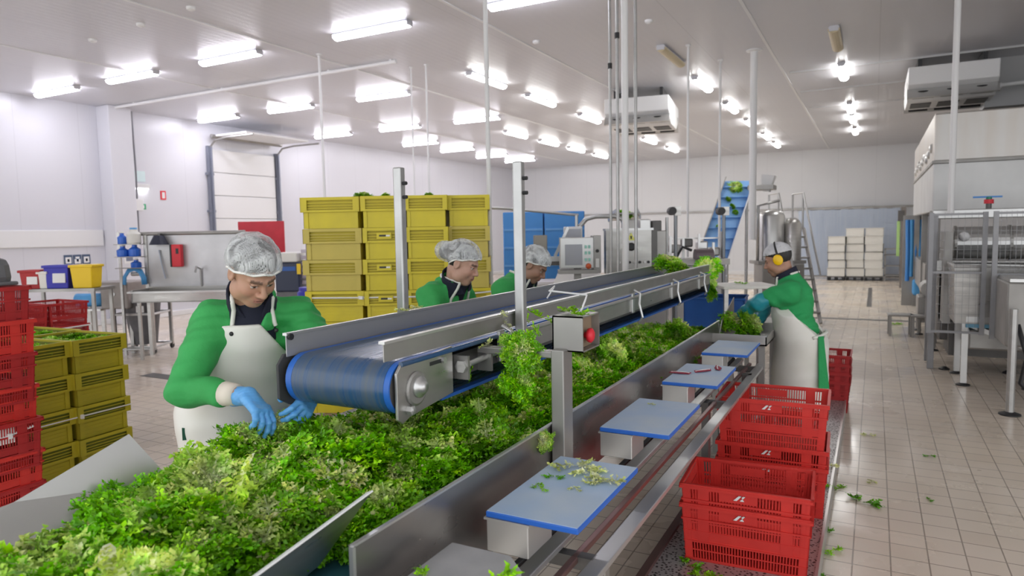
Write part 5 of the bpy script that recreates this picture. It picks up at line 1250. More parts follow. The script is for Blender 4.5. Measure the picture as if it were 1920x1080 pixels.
# red board, labelling machine, blue drum
t=thing('red_board','large plain red board on a stand in front of the dock door','board',(-9.5,8.6,0),CA); MB().bb((-.40,-.02,1.3),(.40,.02,2.06)).build('panel',mat('red_panel',(.62,.03,.05),.45,noise=.4,nscale=5),t,bevel=.006)
for x in (-.36,.36): MB().bb((x-.02,.02,0),(x+.02,.06,2.0)).build('post',mat('red_post',(.6,.03,.05),.5),t)
for x in (-.36,.36): MB().bb((x-.03,-.2,0),(x+.03,.3,.04)).build('foot','steel_dark',t)
t=thing('label_printer','white and black labelling machine right of the bending man, before the yellow crates','machine',(-7.5,7.35,0),CA)
MB().bb((-.2,-.2,.0),(.2,.25,1.0)).build('cabinet','grey_plastic',t,bevel=.01); MB().bb((-.2,-.22,1.0),(.15,.25,1.42)).build('body',mat('dark_blue_black',(.02,.03,.07),.35),t,bevel=.02); MB().bb((-.19,-.2,1.42),(.12,.22,1.56)).build('cover','white_plastic',t,bevel=.02)
mb=MB()
for k in range(6): mb.bb((.15,-.1,1.1+k*.09),(.3,.02,1.15+k*.09))
mb.bb((.2,-.04,1.0),(.25,.02,1.72)); mb.build('roll_stack',mat('pale_violet',(.6,.58,.66),.4,noise=.5,nscale=20,ncol=(.4,.2,.25)),t)
MB().bb((.12,-.23,1.25),(.17,-.2,1.4)).build('yellow_tab','yellow_bin',t); MB().bb((-.16,-.226,1.3),(.1,-.22,1.36)).build('display',MT['blue_deep'],t)
t=thing('blue_drum','blue plastic drum between the bending man and the yellow crates','drum',(-6.15,6.35,0)); MB().lathe([(.19,0),(.21,.03),(.215,.3),(.225,.33),(.215,.36),(.215,.62),(.225,.65),(.215,.68),(.20,1.1),(.17,1.13)],seg=22).build('shell','blue_bin',t,smooth=True); MB().lathe([(.178,1.12),(.178,1.16),(.02,1.165)]).build('lid','blue_bin',t)

# --- blue tote boxes
for i,(u,lb) in enumerate(((-.33,'tall blue ribbed container behind the second woman, left of two'),(.27,'tall blue ribbed container behind the control box, right of two'))):
    p=Vector((-4.35,9.3,0))+Matrix.Rotation(CA,3,'Z')@V(u,0,0); t=thing('blue_container',lb,'container',tuple(p),CA,'blue containers behind the machine')
    MB().bb((-.29,-.3,.12),(.29,.3,2.08)).build('shell','blue_wall',t,bevel=.012)
    for k in range(7): MB().bb((-.28,-.31,.25+k*.26),(.28,-.30,.28+k*.26)).build('rib',mat('pale_blue_rib',(.15,.4,.8),.4),t)
    for x in (-.24,.24): MB().bb((x-.05,-.28,0),(x+.05,.28,.12)).build('foot','blue_wall',t)
t=thing('guard_rail','thin grey guard rail running from the yellow pallet past the blue containers','rail',(-5.0,7.6,0)); MB().tube([(0,0,2.15),(.75,.4,2.10),(1.55,.82,2.0)],.018,8).build('rail','zinc',t)
for p in ((0.02,.01,2.15),(1.53,.8,2.0)): MB().cyl((p[0],p[1],0),p,.02).build('post','zinc',t)
# --- packing machine with control boxes
pm=thing('packing_machine','stainless packing machine with hoppers, arch tube and tables behind the conveyor','machine',(-3.2,8.0,0),CA)
def L(p,d=None): return p
MB().bb((-.35,.1,.1),(1.05,.95,1.12)).build('cabinet','steel_dull',pm,bevel=.015)
for x in (-.3,1.0):
    for y in (.15,.9): MB().bb((x-.03,y-.03,0),(x+.03,y+.03,.1)).build('foot','black',pm)
MB().tube([(-.03,.5,1.1),(-.03,.5,1.72),(.0,.5,1.86),(.08,.5,1.95),(.2,.5,1.98),(.45,.5,1.98),(.55,.5,1.94),(.6,.5,1.82),(.6,.5,1.1)],.032,12).build('arch_tube','zinc',pm,smooth=True)
MB().box((-.55,.05,1.62),(.17,.12,.26)).build('hopper_panel',mat('brown_grey_panel',(.3,.28,.25),.4,.5),pm,bevel=.008)
MB().box((-.28,.1,1.66),(.035,.03,.4),(0,R(25),0)).build('inclined_bar','steel_light',pm)
MB().box((-.12,.25,1.72),(.24,.05,.26)).build('monitor','white_paint',pm,bevel=.01); MB().box((-.12,.22,1.72),(.20,.012,.2)).build('monitor_screen','glass_screen',pm)
MB().bb((-.65,.0,1.42),(-.02,.08,1.48)).build('cross_bar','steel_light',pm); MB().bb((-.5,-.02,1.37),(-.15,.1,1.42)).build('under_bar','steel_dark',pm)
for x in (-.6,-.05): MB().bb((x-.025,.0,0),(x+.025,.06,1.42)).build('leg','steel',pm)
mb=MB(); mb.sheet([(-.45,-.5,1.12),(.12,-.5,1.12),(.2,.0,1.3),(-.3,.0,1.36)],.006); mb.build('white_chute','white_plastic',pm)
MB().bb((-.75,-.35,.75),(-.25,.1,1.2)).build('pale_cover',mat('pale_pink_cover',(.78,.74,.77),.6),pm,bevel=.04)
for i,(x,z,w) in enumerate(((.62,1.86,.16),(.82,1.86,.14),(.97,1.84,.12))): MB().bb((x-w/2,.3,z-.07),(x+w/2,.5,z+.07)).build('drive_motor',[MT['steel_dull'],MT['steel_light'],MT['steel_dark']][i],pm,bevel=.012)
MB().bb((.5,.25,1.05),(1.08,.55,1.78)).build('rear_housing','steel_dull',pm,bevel=.01)
MB().cyl((1.12,.4,0),(1.12,.4,1.95),.02).build('mast','zinc',pm)
for k,(px_,m) in enumerate(((0,.0),)):
    pass
c1=thing('control_unit','smaller stainless control panel with keypad and red knob, behind the second woman','control box',(-3.02,7.40,0),CA)
MB().bb((-.23,.0,1.36),(.16,.14,1.72)).build('housing','steel_light',c1,bevel=.008); MB().bb((.16,.02,1.30),(.25,.3,1.74)).build('side_box','steel_dull',c1,bevel=.006)
MB().bb((-.17,-.008,1.40),(.03,.0,1.64)).build('screen','glass_screen',c1)
for z in (1.46,1.54,1.61):
    for x in (.07,.11): MB().bb((x-.013,-.012,z-.018),(x+.013,0,z+.018)).build('key',mat('teal_key',(.35,.72,.62),.4),c1)
MB().lathe([(.035,0),(.03,-.03),(.01,-.04)],(.10,-.0,1.385),'Y',14).build('stop_knob',mat('orange_red_knob',(.7,.12,.04),.4),c1)
MB().lathe([(.02,0),(.02,-.015)],(.205,.01,1.56),'Y',12).build('side_knob','black',c1); MB().bb((.185,.0,1.37),(.225,.02,1.47)).build('label_plate','paper',c1)
MB().bb((-.06,.05,0),(.02,.12,1.36)).build('stand','steel_dull',c1); MB().bb((-.25,-.05,1.30),(.2,.16,1.345)).build('shelf','steel_dull',c1)
c2=thing('control_cabinet','larger stainless control cabinet with black rotary switch and yellow warning triangle','control cabinet',(-2.50,7.70,0),CA)
MB().bb((-.29,.0,1.28),(.24,.2,1.80)).build('housing','steel',c2,bevel=.008); MB().bb((.24,.02,1.30),(.31,.22,1.79)).build('side_panel','steel_dark',c2)
MB().bb((-.3,-.01,1.79),(.26,.2,1.815)).build('top_flange','steel_light',c2)
MB().lathe([(.048,0),(.048,-.02),(.03,-.03),(.03,-.045)],(.0,.0,1.60),'Y',20).build('rotary_switch','black',c2); MB().lathe([(.034,0),(.034,-.012)],(-.13,0,1.61),'Y',18).build('gauge','paper',c2)
MB().prism([(-.05,1.675),(.05,1.675),(.0,1.765)],'Y',-.006,.0).build('warning_triangle',mat('warning_yellow',(.85,.85,.2),.5),c2)
MB().prism([(-.006,1.69),(.006,1.69),(.009,1.725),(-.009,1.725)],'Y',-.009,-.006).build('warning_mark','black',c2)
for i,x in enumerate((-.14,-.08,-.02,.04,.10,.16,.2)): MB().lathe([(.016,0),(.016,-.02)],(x,0,1.42),'Y',12).build('push_button',[MT['paper'],mat('olive_btn',(.5,.5,.1),.4),MT['black'],MT['steel_light'],MT['black'],MT['steel_light'],MT['black']][i],c2)
MB().bb((-.21,-.02,1.20),(-.08,.02,1.27)).build('yellow_box','yellow_bin',c2); MB().bb((-.05,.08,0),(.05,.16,1.28)).build('stand','steel_dull',c2)
# tray with lettuce on a raised arm
t=thing('feed_tray','small raised blue-grey tray with green leaves above the control cabinet','tray',(-3.06,9.19,0),CA); mb=MB(); mb.box((0,0,1.98),(.36,.28,.02),(R(-18),0,0)); mb.box((-.18,0,2.0),(.02,.28,.1),(R(-18),0,R(20))); mb.box((.18,0,2.0),(.02,.28,.1),(R(-18),0,R(-20))); mb.build('pan',MT['steel_light'],t); MB().cyl((0,0.05,0),(0,.05,1.97),.025).build('stem','zinc',t)
lettuce(hm[1],(-3.06,9.16,2.04),(.3,0,1),.8,'green leaves in the small raised tray above the control cabinet','lettuces on machines')
# camera posts
for i,(x,y,lb) in enumerate(((-2.31,8.98,'grey sensor post with a dark round head left of the blue incline conveyor'),(-1.85,9.8,'sensor post with a dark round head in front of the blue incline conveyor'))):
    t=thing('sensor_post',lb,'sensor',(x,y,0),CA,'sensor posts'); MB().cyl((0,0,0),(0,0,2.0),.024).build('post',mat('grey_post',(.32,.34,.36),.4,.5),t); MB().lathe([(.05,-.08),(.055,-.04),(.055,.04),(.045,.06)],(-.06,-.03,2.03),'Y',16).build('head','rubber',t); MB().bb((-.02,-.05,1.97),(.06,.05,2.09)).build('bracket','steel',t)
# sorting machine
sm=thing('sorting_machine','jumble of steel frame, motors and dark drum between control cabinet and incline conveyor','machine',(-2.2,9.55,0),CA)
MB().bb((-.35,-.15,1.3),(.45,.5,1.38)).build('deck','steel_dull',sm); MB().bb((-.3,.0,.1),(.4,.45,1.3)).build('body','steel_dull',sm,bevel=.02)
MB().cyl((-.02,-.12,1.42),(.22,-.12,1.42),.10,seg=20).build('drum',mat('dark_red_drum',(.2,.16,.17),.5,.4),sm,smooth=False)
for x,zz in ((-.3,1.7),(-.12,1.66),(.1,1.72),(.3,1.6),(.42,1.75)): MB().bb((x-.015,.1,1.38),(x+.015,.13,zz)).build('frame_bar',MT['steel_light'],sm)
for x,z in ((-.22,1.52),(-.05,1.6),(.16,1.56),(.33,1.47)): MB().bb((x-.07,.12,z-.06),(x+.07,.3,z+.06)).build('motor',[MT['steel_dark'],MT['steel_dull'],MT['steel_light']][int((x+1)*10)%3],sm,bevel=.02)
MB().box((-.05,.2,1.66),(.9,.02,.02)).build('cross_bar','steel_light',sm); MB().tube([(-.25,-.05,1.42),(-.18,-.08,1.55),(-.05,-.06,1.5)],.02,8).build('cable','black',sm)
# --- blue incline conveyor
ic=thing('incline_conveyor','steep blue incline conveyor carrying leaves up, with pale side edges','conveyor',(-2.42,12.2,0))
bot=V(-2.62,12.1,.85); top=V(-2.33,13.8,2.68); wv=V(.884,.468,0)*.27; up_=(top-bot).normalized(); nn=wv.cross(up_).normalized()
if nn.y>0: nn=-nn
o_=Vector(ic.location)
def q4(a,b,s0,s1,off=0): return [bot.lerp(top,a)+wv*s0+nn*off-o_,bot.lerp(top,a)+wv*s1+nn*off-o_,bot.lerp(top,b)+wv*s1+nn*off-o_,bot.lerp(top,b)+wv*s0+nn*off-o_]
MB().sheet(q4(0,1,-1,1),.02).build('belt',mat('incline_belt',(.20,.42,.78),.4,noise=.4,nscale=6,ncol=(.28,.5,.78)),ic)
for s in (-1,1):
    MB().sheet(q4(0,1.02,s*1.0,s*1.08,.10),.08).build('side_edge',MT['steel_light'] if s<0 else MT['white_paint'],ic)
    MB().sheet(q4(0,1.02,s*1.0,s*1.03,.09),.25,n=-nn).build('side_board',MT['blue_deep'],ic)
for k in range(9): MB().sheet(q4(.08+k*.105,.09+k*.105,-.97,.97,.03),.03).build('cleat',mat('cleat_blue',(.22,.45,.8),.4),ic)
for a,s in ((.25,-1),(.25,1),(.85,-1),(.85,1)):
    p=bot.lerp(top,a)+wv*s-nn*.1-o_; MB().cyl((p.x,p.y,0),p,.03).build('leg','steel',ic)
MB().bb((.3,1.3,2.5),(.75,1.8,2.58)).build('head_platform','steel_dull',ic); MB().box((.62,1.55,2.62),(.24,.3,.3),(0,R(8),0),taper=(.55,.7)).build('discharge_chute','white_paint',ic)
for k,(a,s,sc2,me) in enumerate(((.93,-.2,1.3,hm_pale[0]),(.8,-.3,.5,hm[0]),(.72,.2,.6,hm[2]),(.66,.5,.5,hm[1]),(.52,-.4,.4,hm_pale[0]),(.4,.2,.4,hm[0]))):
    p=bot.lerp(top,a)+wv*s+nn*.06; lettuce(me,tuple(p),(.9,0,k),sc2*.8,f'leaf clump on the blue incline conveyor, {ORD[k]}','leaves on the incline conveyor')
# --- tanks and stair tower
tk=thing('steel_tank','upright stainless tank and pipes between incline conveyor and stair tower','tank',(-1.75,14.0,0),CA)
MB().lathe([(.2,.4),(.24,.5),(.24,2.0),(.2,2.08),(.05,2.12)],(0,0,0),seg=20).build('shell',MT['steel_light'],tk,smooth=True)
MB().lathe([(.14,.3),(.16,.4),(.16,1.85),(.1,1.95)],(.36,-.1,0),seg=18).build('side_vessel','steel',tk,smooth=True)
for x in (-.18,.0,.2,.4): MB().cyl((x,-.2,0),(x,-.2,1.2),.022).build('leg','steel_dull',tk)
MB().bb((-.35,-.3,1.1),(.55,.2,1.16)).build('platform','steel_dull',tk); MB().bb((-.3,-.35,.4),(.5,.1,1.1)).build('lower_cabinet','steel_dull',tk,bevel=.02)
MB().tube([(-.3,-.1,1.1),(-.3,-.1,2.2),(.1,-.1,2.3)],.03,10).build('pipe','zinc',tk,smooth=True)
st=thing('stair_tower','narrow steel stair with handrails and top platform behind the earmuff worker','stairs',(-1.5,14.5,0),CA)
for x in (-.22,.26):
    MB().tube([(x,-.9,.0),(x,-.1,1.75)],.035,8).build('stringer',MT['steel_light'],st); MB().tube([(x,-.85,.9),(x,-.05,2.45),(x,.45,2.45),(x,.45,1.75)],.02,8).build('handrail','zinc',st); MB().cyl((x,.4,0),(x,.4,1.75),.03).build('post','steel_light',st); MB().cyl((x,-.05,1.75),(x,-.05,2.45),.018).build('rail_post','zinc',st)
for k in range(8): MB().bb((-.22,-.9+k*.1,.18+k*.2),(.26,-.7+k*.1,.21+k*.2)).build('tread','steel_dull',st)
MB().bb((-.24,-.1,1.73),(.28,.46,1.78)).build('platform','steel_light',st); MB().bb((-.22,.3,1.82),(.26,.34,1.98)).build('kick_plate','white_paint',st)
MT['guard_steel']=mat('guard_steel',(.30,.30,.31),.45,.5,.3,6)
# ------------------------------------------------------------------ far right background and right-hand machines
# strip curtain
sc3=thing('strip_curtain','bluish clear plastic strip curtain hanging at the back wall','curtain',(-.6,27.0,0))
MB().bb((-1.9,.0,2.36),(1.5,.08,2.44)).build('rail','steel_dull',sc3)
src=None
for k in range(16):
    x=-1.75+k*.2
    mb=MB(); n=6
    pts=[(x-.11+.015*math.sin(k),-.01*(k%2),0.03),(x+.11,-.01*(k%2),.03),(x+.11,-.01*(k%2),2.38),(x-.11,-.01*(k%2),2.38)]
    mb.sheet(pts,.004,(0,1,0)); mb.build('strip','pvc',sc3)
# stacks of white trays
tray=thing('white_tray','x','tray'); mb=MB()
for (lo,hi) in (((-.26,-.36,0),(.26,.36,.02)),((-.26,-.36,0),(-.245,.36,.25)),((.245,-.36,0),(.26,.36,.25)),((-.26,-.36,0),(.26,-.345,.25)),((-.26,.345,0),(.26,.36,.25))): mb.bb(lo,hi)
mb.build('shell','white_plastic',tray); mb=MB()
for (lo,hi) in (((-.275,-.375,.235),(.275,-.34,.258)),((-.275,.34,.235),(.275,.375,.258)),((-.275,-.375,.235),(-.24,.375,.258)),((.24,-.375,.235),(.275,.375,.258))): mb.bb(lo,hi)
mb.build('rim','white_plastic',tray)
first=True
for c,(x,n,y) in enumerate(((-1.10,5,25.3),(-.55,6,25.4),(.0,6,25.4))):
    for i in range(n):
        o=tray if first else dup(tray); first=False
        o.location=(x+.01*math.sin(i*2+c),y,.14+i*.262); o.rotation_euler=(0,0,R(1.5*math.sin(i+c))); o['label']=f'white plastic tray stacked at the back wall, {("left","middle","right")[c]} stack, {ORD[n-1-i]}'; o['group']='white trays stacked at the back wall'
    t=thing('plastic_pallet',f'dark low pallet under the {("left","middle","right")[c]} stack of white trays','pallet',(x,y,0),0,'pallets under the white trays'); MB().bb((-.27,-.38,.10),(.27,.38,.135)).build('deck','steel_dark',t)
    for s in (-.22,0,.22): MB().bb((s-.04,-.36,0),(s+.04,.36,.10)).build('runner','black',t)
t=thing('steel_rack','grey steel shelf rack right of the white trays','rack',(.62,25.2,0))
for x in (-.3,.3):
    for y in (-.2,.2): MB().bb((x-.02,y-.02,0),(x+.02,y+.02,1.05)).build('upright','steel_dull',t)
for z in (.2,.5,.85,1.04): MB().bb((-.32,-.22,z-.03),(.32,.22,z)).build('shelf','steel_dull',t)
MB().bb((.15,-.23,.6),(.25,-.2,.72)).build('dark_box','black',t)
t=thing('door_post','dark steel post with a latch at the right end of the strip curtain','post',(.72,22.5,0)); MB().bb((-.06,-.05,0),(.06,.05,2.3)).build('column',mat('rusty_post',(.3,.27,.25),.5,.4,.5),t); MB().bb((-.14,-.06,1.9),(.02,.06,2.2)).build('latch_box','steel_dark',t); MB().bb((-.16,-.02,.9),(-.08,.02,1.9)).build('green_strip',mat('lime_strip',(.45,.7,.25),.5),t)
hb=thing('blue_hose_bundle','bundle of blue hoses and straps hanging on the far end of the right-hand machine','hose',(.86,17.8,0))
for k in range(7): MB().tube([(-.2+k*.07,-.3,.55+.1*(k%3)),(-.2+k*.075,-.32,1.2),(-.22+k*.08,-.28,1.9)],.04,8).build('hose',MT['blue_light'] if k%2 else MT['blue_wall'],hb)
MB().bb((-.3,-.25,0),(.35,-.15,2.0)).build('hose_frame','steel_dull',hb); MB().bb((-.1,-.55,.25),(.3,-.2,.6)).build('blue_pump','blue_light',hb,bevel=.05)
# big hooded machine
m_hood=mat('hood_steel',(.62,.61,.59),.38,.55,.55,1.2,(.52,.44,.36),stretch=(3,3,.5))
hd=thing('hooded_washer','huge stainless hooded washing machine filling the right side','machine',(2.2,14.5,0))
MB().bb((-1.45,-2.5,2.72),(2.5,3.2,3.42)).build('upper_hood',m_hood,hd,bevel=.02); MB().bb((-1.45,-2.48,1.98),(2.5,3.2,2.70)).build('lower_hood',mat('hood_pale',(.66,.66,.65),.4,.4,.3,2),hd,bevel=.02)
MB().bb((-1.47,-2.52,2.69),(2.5,3.2,2.73)).build('hood_joint','steel_dull',hd)
for k in range(9): MB().lathe([(.075,0),(.06,-.03),(.01,-.045)],(-1.45,-2.1+k*.55,2.95-.04*(k%3)),'X',14).build('vent_knob','steel_light',hd)
for x,y in ((-1.38,-2.35),(-1.38,.3),(-1.38,3.0),(1.8,-2.35)): MB().bb((x-.05,y-.05,0),(x+.05,y+.05,1.98)).build('column','steel_dull',hd)
MB().bb((-1.2,-1.9,.5),(2.0,3.0,1.3)).build('wash_trough','steel',hd,bevel=.02); MB().bb((-1.45,-2.52,1.90),(2.5,-2.42,1.99)).build('front_beam','steel_light',hd)
MB().bb((-1.4,-.5,.55),(-1.2,2.8,1.1)).build('side_pipe_box','steel_dull',hd)
for k in range(4): MB().bb((-1.1,-1.5+k*1.3,0),(-1.0,-1.4+k*1.3,.5)).build('leg','steel_dull',hd)
# drum and open tank in front of it
dw=thing('drum_washer','stainless machine with a long polished drum over an open tank, behind the mesh guard','machine',(1.25,9.9,0))
MB().cyl((-.36,.3,1.56),(1.5,.3,1.56),.20,seg=28).build('drum',MT['steel_light'],dw,smooth=False)
for x in (-.36,.2,.75,1.3): MB().lathe([(.212,-.015),(.212,.015)],(x,.3,1.56),'X',28).build('drum_ring','steel_dull',dw)
MB().bb((-.62,.0,1.86),(1.5,.1,1.97)).build('top_beam',MT['steel_light'],dw,bevel=.01); MB().bb((-.62,.55,1.86),(1.5,.6,1.97)).build('rear_beam','steel_dull',dw)
for x,y in ((-.6,.02),(.6,.02),(-.6,.57)): MB().bb((x-.035,y-.035,0),(x+.035,y+.035,1.9)).build('column','guard_steel',dw,bevel=.006)
MB().bb((-.55,.12,1.22),(1.5,.2,1.34)).build('drum_tray','steel_light',dw); MB().bb((-.5,.15,.35),(1.5,.9,1.2)).build('drum_cabinet','steel_dark',dw,bevel=.01); MB().bb((-.5,.13,.95),(1.5,.15,1.2)).build('cabinet_door','steel_dull',dw)
MB().bb((-.5,-.2,.0+.6),(-.42,.4,1.7)).build('chain_guard',MT['steel_dull'],dw)
MB().lathe([(.05,-.05),(.06,0),(.05,.05)],(-.28,.08,1.64),'Y',14).build('bright_lamp','white_paint',dw,smooth=True)
for x in (-.45,.2): MB().lathe([(.06,0),(.06,.015),(.02,.04)],(x,-.0,0)).build('foot','black',dw)
mb=MB(); mb.sheet([(-.4,-1.0,1.30),(.3,-1.0,1.30),(.3,-.2,1.30),(-.4,-.2,1.30)],.004)
tank=MB(); 
for c in ([(-.46,-1.0,1.33),(.34,-1.0,1.33),(.32,-.97,.70),(-.44,-.97,.70)],[(-.46,-.1,1.33),(.34,-.1,1.33),(.32,-.13,.70),(-.44,-.13,.70)],[(-.46,-1.0,1.33),(-.46,-.1,1.33),(-.44,-.13,.70),(-.44,-.97,.70)],[(.34,-1.0,1.33),(.34,-.1,1.33),(.32,-.13,.70),(.32,-.97,.70)],[(-.44,-.97,.70),(.32,-.97,.70),(.32,-.13,.70),(-.44,-.13,.70)]): tank.sheet(c,.006)
tank.build('open_tank','steel',dw)
mb=MB(); mb.tube([(-.46,-1.0,1.335),(.34,-1.0,1.335),(.34,-.1,1.335),(-.46,-.1,1.335)],.022,8,closed=True); mb.build('tank_rim',MT['steel_light'],dw)
for x,y in ((-.34,-.9),(.26,-.9),(-.34,-.2)): 
    MB().bb((x-.03,y-.03,.03),(x+.03,y+.03,.75)).build('leg',MT['steel_light'],dw); MB().lathe([(.07,0),(.07,.012),(.02,.03)],(x,y,0)).build('foot','black',dw)
MB().box((.0,-.9,.55),(.62,.035,.05),(0,R(24),0)).build('diagonal_brace','steel_light',dw)
MB().bb((-.34,-.98,.66),(.12,-.6,.70)).build('blue_drip_tray',mat('pale_blue_tray',(.18,.45,.65),.4),dw); MB().bb((-.34,-.98,.72),(.2,-.5,.78)).build('steel_shelf',MT['steel_light'],dw)
MB().cyl((.03,-.75,.72),(.03,-.75,1.0),.035).build('filter_cartridge','blue_deep',dw); MB().cyl((-.03,-.75,.72),(-.03,-.75,1.0),.025).build('filter_sleeve','white_paint',dw)
MB().bb((-.42,-.1,.2),(1.2,.6,.62)).build('dark_base','steel_dark',dw); MB().bb((-.3,-.85,.4),(.25,-.3,.62)).build('drive_case','steel_dull',dw,bevel=.02); MB().lathe([(.05,0),(.06,.03),(.03,.08)],(-.2,-.92,.98)).build('valve_knob',MT['steel_light'],dw,smooth=True)
MB().cyl((-.2,-.9,.6),(-.2,-.9,1.0),.03).build('valve_pipe','steel_dark',dw)
v=thing('butterfly_valve','red and blue handled valve on top of the right-hand machine','valve',(1.2,9.95,1.971)); MB().cyl((0,0,0),(0,0,.1),.03).build('stem','steel_dark',v); MB().lathe([(.05,.06),(.05,.11)],seg=14).build('hub','red_bright',v); MB().bb((-.16,-.015,.13),(.13,.015,.15)).build('lever','blue_wall',v); MB().cyl((0,0,.1),(0,0,.14),.03).build('cap',mat('green_cap',(.02,.25,.15),.4),v)
# grey cabinet at the right edge
cb_=thing('grey_cabinet','plain grey steel cabinet at the right edge of the picture with a tall leg','cabinet',(1.9,8.0,0))
MB().bb((-.78,-.1,.62),(1.0,.6,1.24)).build('housing','steel_dull',cb_,bevel=.02); MB().bb((-.76,-.12,1.24),(1.0,.6,1.27)).build('top_edge',MT['steel_light'],cb_)
for x,y in ((-.74,-.25),(-.40,.5)): MB().cyl((x,y,.03),(x,y,1.0),.035).build('leg','zinc',cb_); MB().lathe([(.09,0),(.09,.012),(.025,.035),(.02,.1)],(x,y,0)).build('foot','black',cb_)
MB().tube([(-.7,-.2,.85),(-.62,-.22,.55),(-.66,-.2,.3),(-.5,-.2,.1),(-.1,-.3,.05)],.022,8).build('hose','black',cb_,smooth=True); MB().tube([(-.60,-.15,.75),(-.5,-.2,.45),(-.3,-.2,.5)],.02,8).build('steel_hose','zinc',cb_,smooth=True)
MB().bb((-.55,-.2,.0),(.9,-.15,.06)).build('kick_rail',MT['steel_light'],cb_)
bm_=thing('blue_motor','small blue motor unit on the machine at the right edge','motor',(1.52,8.35,1.28)); MB().cyl((0,0,.0),(0,0,.2),.05).build('motor_body','blue_wall',bm_); MB().cyl((0,0,.2),(0,0,.26),.035).build('cap','white_paint',bm_)
# wire guards
def guard(x0,x1,y,z0,z1,label,ry=0.,n=8):
    t=thing('mesh_guard',label,'guard',(x0,y,0),ry,'wire guards before the drum machine'); w=x1-x0
    for x in (0,w): MB().bb((x-.022,-.022,z0-.02),(x+.022,.022,z1)).build('post','guard_steel',t)
    for z in (z0,z1-.02,(z0+z1)/2): MB().bb((0,-.012,z-.012),(w,.012,z+.012)).build('frame_bar','guard_steel',t)
    mb=MB()
    for k in range(1,n): mb.bb((w*k/n-.0015,-.0015,z0),(w*k/n+.0015,.0015,z1))
    for k in range(1,int((z1-z0)/.1)): mb.bb((0,-.002,z0+k*.1-.0015),(w,.0015,z0+k*.1+.0015))
    mb.build('wire_mesh','guard_steel',t)
guard(.55,1.04,8.8,.62,1.92,'wire mesh guard frame before the drum, left panel')
guard(1.1,1.45,8.55,.62,1.92,'wire mesh guard frame before the drum, right panel')
# low machine units on the floor between hood and aisle
for i,(x,y,lb) in enumerate(((.95,11.6,'small steel pump unit with feet under the right-hand machine, nearer'),(.85,13.2,'small steel pump unit under the right-hand machine, farther'))):
    t=thing('pump_unit',lb,'pump',(x,y,0)); MB().bb((-.2,-.3,.25),(.2,.3,.62)).build('base_frame','steel_dull',t,bevel=.02); MB().cyl((-.05,-.35,.75),(-.05,.2,.75),.12,seg=18).build('motor','steel',t); MB().tube([(0,0,.7),(0,-.1,1.0),(.15,-.1,1.2)],.05,10).build('pipe','zinc',t,smooth=True)
    for a in (-.17,.17):
        for b in (-.26,.26): MB().cyl((a,b,.02),(a,b,.25),.025).build('leg','steel_dull',t); MB().lathe([(.06,0),(.06,.015),(.02,.03)],(a,b,0)).build('foot','black',t)
# step stools
for i,(x,y) in enumerate(((.40,12.75),(.72,12.7))):
    t=thing('step_stool',('grey low step stool on the floor beside the right-hand machine, left of two','grey low step stool on the floor beside the right-hand machine, right of two')[i],'stool',(x,y,0),R(4),'step stools'); MB().box((0,0,.335),(.36,.3,.03)).build('tread','steel_dull',t,bevel=.008)
    for a in (-.15,.15):
        for b in (-.12,.12): MB().box((a,b,.16),(.035,.035,.32)).build('leg','steel_dull',t)
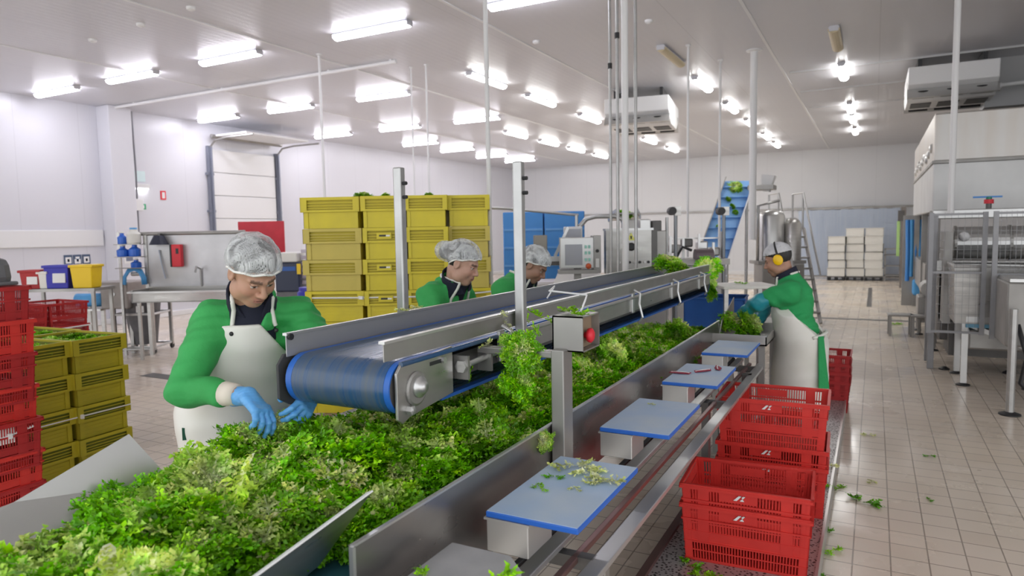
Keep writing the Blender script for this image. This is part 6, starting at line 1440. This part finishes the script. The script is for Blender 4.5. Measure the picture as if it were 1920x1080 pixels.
# --- around the earmuff worker
t=thing('side_table','white-topped steel table with green bits beyond the end of the conveyor','table',(-1.18,7.3,0),CA); MB().bb((-.28,-.25,1.19),(.28,.25,1.22)).build('table_top','white_plastic',t,bevel=.006)
for a in (-.24,.24):
    for b in (-.2,.2): MB().bb((a-.02,b-.02,0),(a+.02,b+.02,1.19)).build('leg','steel',t)
MB().bb((-.26,-.24,.85),(.26,.22,.9)).build('lower_shelf','steel_dull',t)
scrap(sc_g[0],(-1.22,7.25,1.225),0,1.2,'green leaf bits on the white-topped table','leaves on the white-topped table')
t=thing('blue_crate','deep blue plastic crate under the end of the upper conveyor','crate',(-1.45,7.3,.72),R(5)); mb=MB()
for (lo,hi) in (((-.3,-.22,0),(.3,.22,.02)),((-.3,-.22,0),(-.285,.22,.36)),((.285,-.22,0),(.3,.22,.36)),((-.3,-.22,0),(.3,-.205,.36)),((-.3,.205,0),(.3,.22,.36))): mb.bb(lo,hi)
mb.build('shell','blue_deep',t); mb=MB(); mb.tube([(-.3,-.22,.36),(.3,-.22,.36),(.3,.22,.36),(-.3,.22,.36)],.014,8,closed=True); mb.build('rim','blue_deep',t)
st_=thing('crate_stand','steel stand under the deep blue crate','stand',(-1.45,7.3,0)); MB().bb((-.32,-.25,.69),(.32,.25,.718)).build('top','steel_dull',st_)
for a in (-.28,.28):
    for b in (-.2,.2): MB().bb((a-.02,b-.02,0),(a+.02,b+.02,.69)).build('leg','steel_dull',st_)
t=thing('steel_pan','low stainless pan holding lettuces in front of the earmuff worker','pan',(-.90,5.45,0)); mb=MB(); mb.bb((-.16,-.36,.955),(.24,.36,.965)); mb.bb((-.16,-.36,.955),(-.152,.36,1.04)); mb.bb((.232,-.36,.955),(.24,.36,1.02)); mb.bb((-.16,-.36,.955),(.24,-.352,1.03)); mb.bb((-.16,.352,.955),(.24,.36,1.03)); mb.build('pan_shell','steel',t)
for a in (-.12,.2):
    for b in (-.3,.3): MB().bb((a-.02,b-.02,0.12),(a+.02,b+.02,.955)).build('leg','steel_dull',t)
# ------------------------------------------------------------------ light and look
w=bpy.data.worlds.new('world'); S.world=w; w.use_nodes=True
bg=w.node_tree.nodes['Background']; bg.inputs[0].default_value=(.95,.97,1,1); bg.inputs[1].default_value=1.05
S.view_settings.view_transform='Standard'; S.view_settings.look='None'; S.view_settings.exposure=0.78
S.cycles.max_bounces=7; S.cycles.diffuse_bounces=4; S.cycles.glossy_bounces=3; S.cycles.use_adaptive_sampling=True; S.cycles.adaptive_threshold=.02; S.cycles.transparent_max_bounces=10; S.cycles.caustics_reflective=False; S.cycles.caustics_refractive=False
S.cycles.sample_clamp_indirect=6
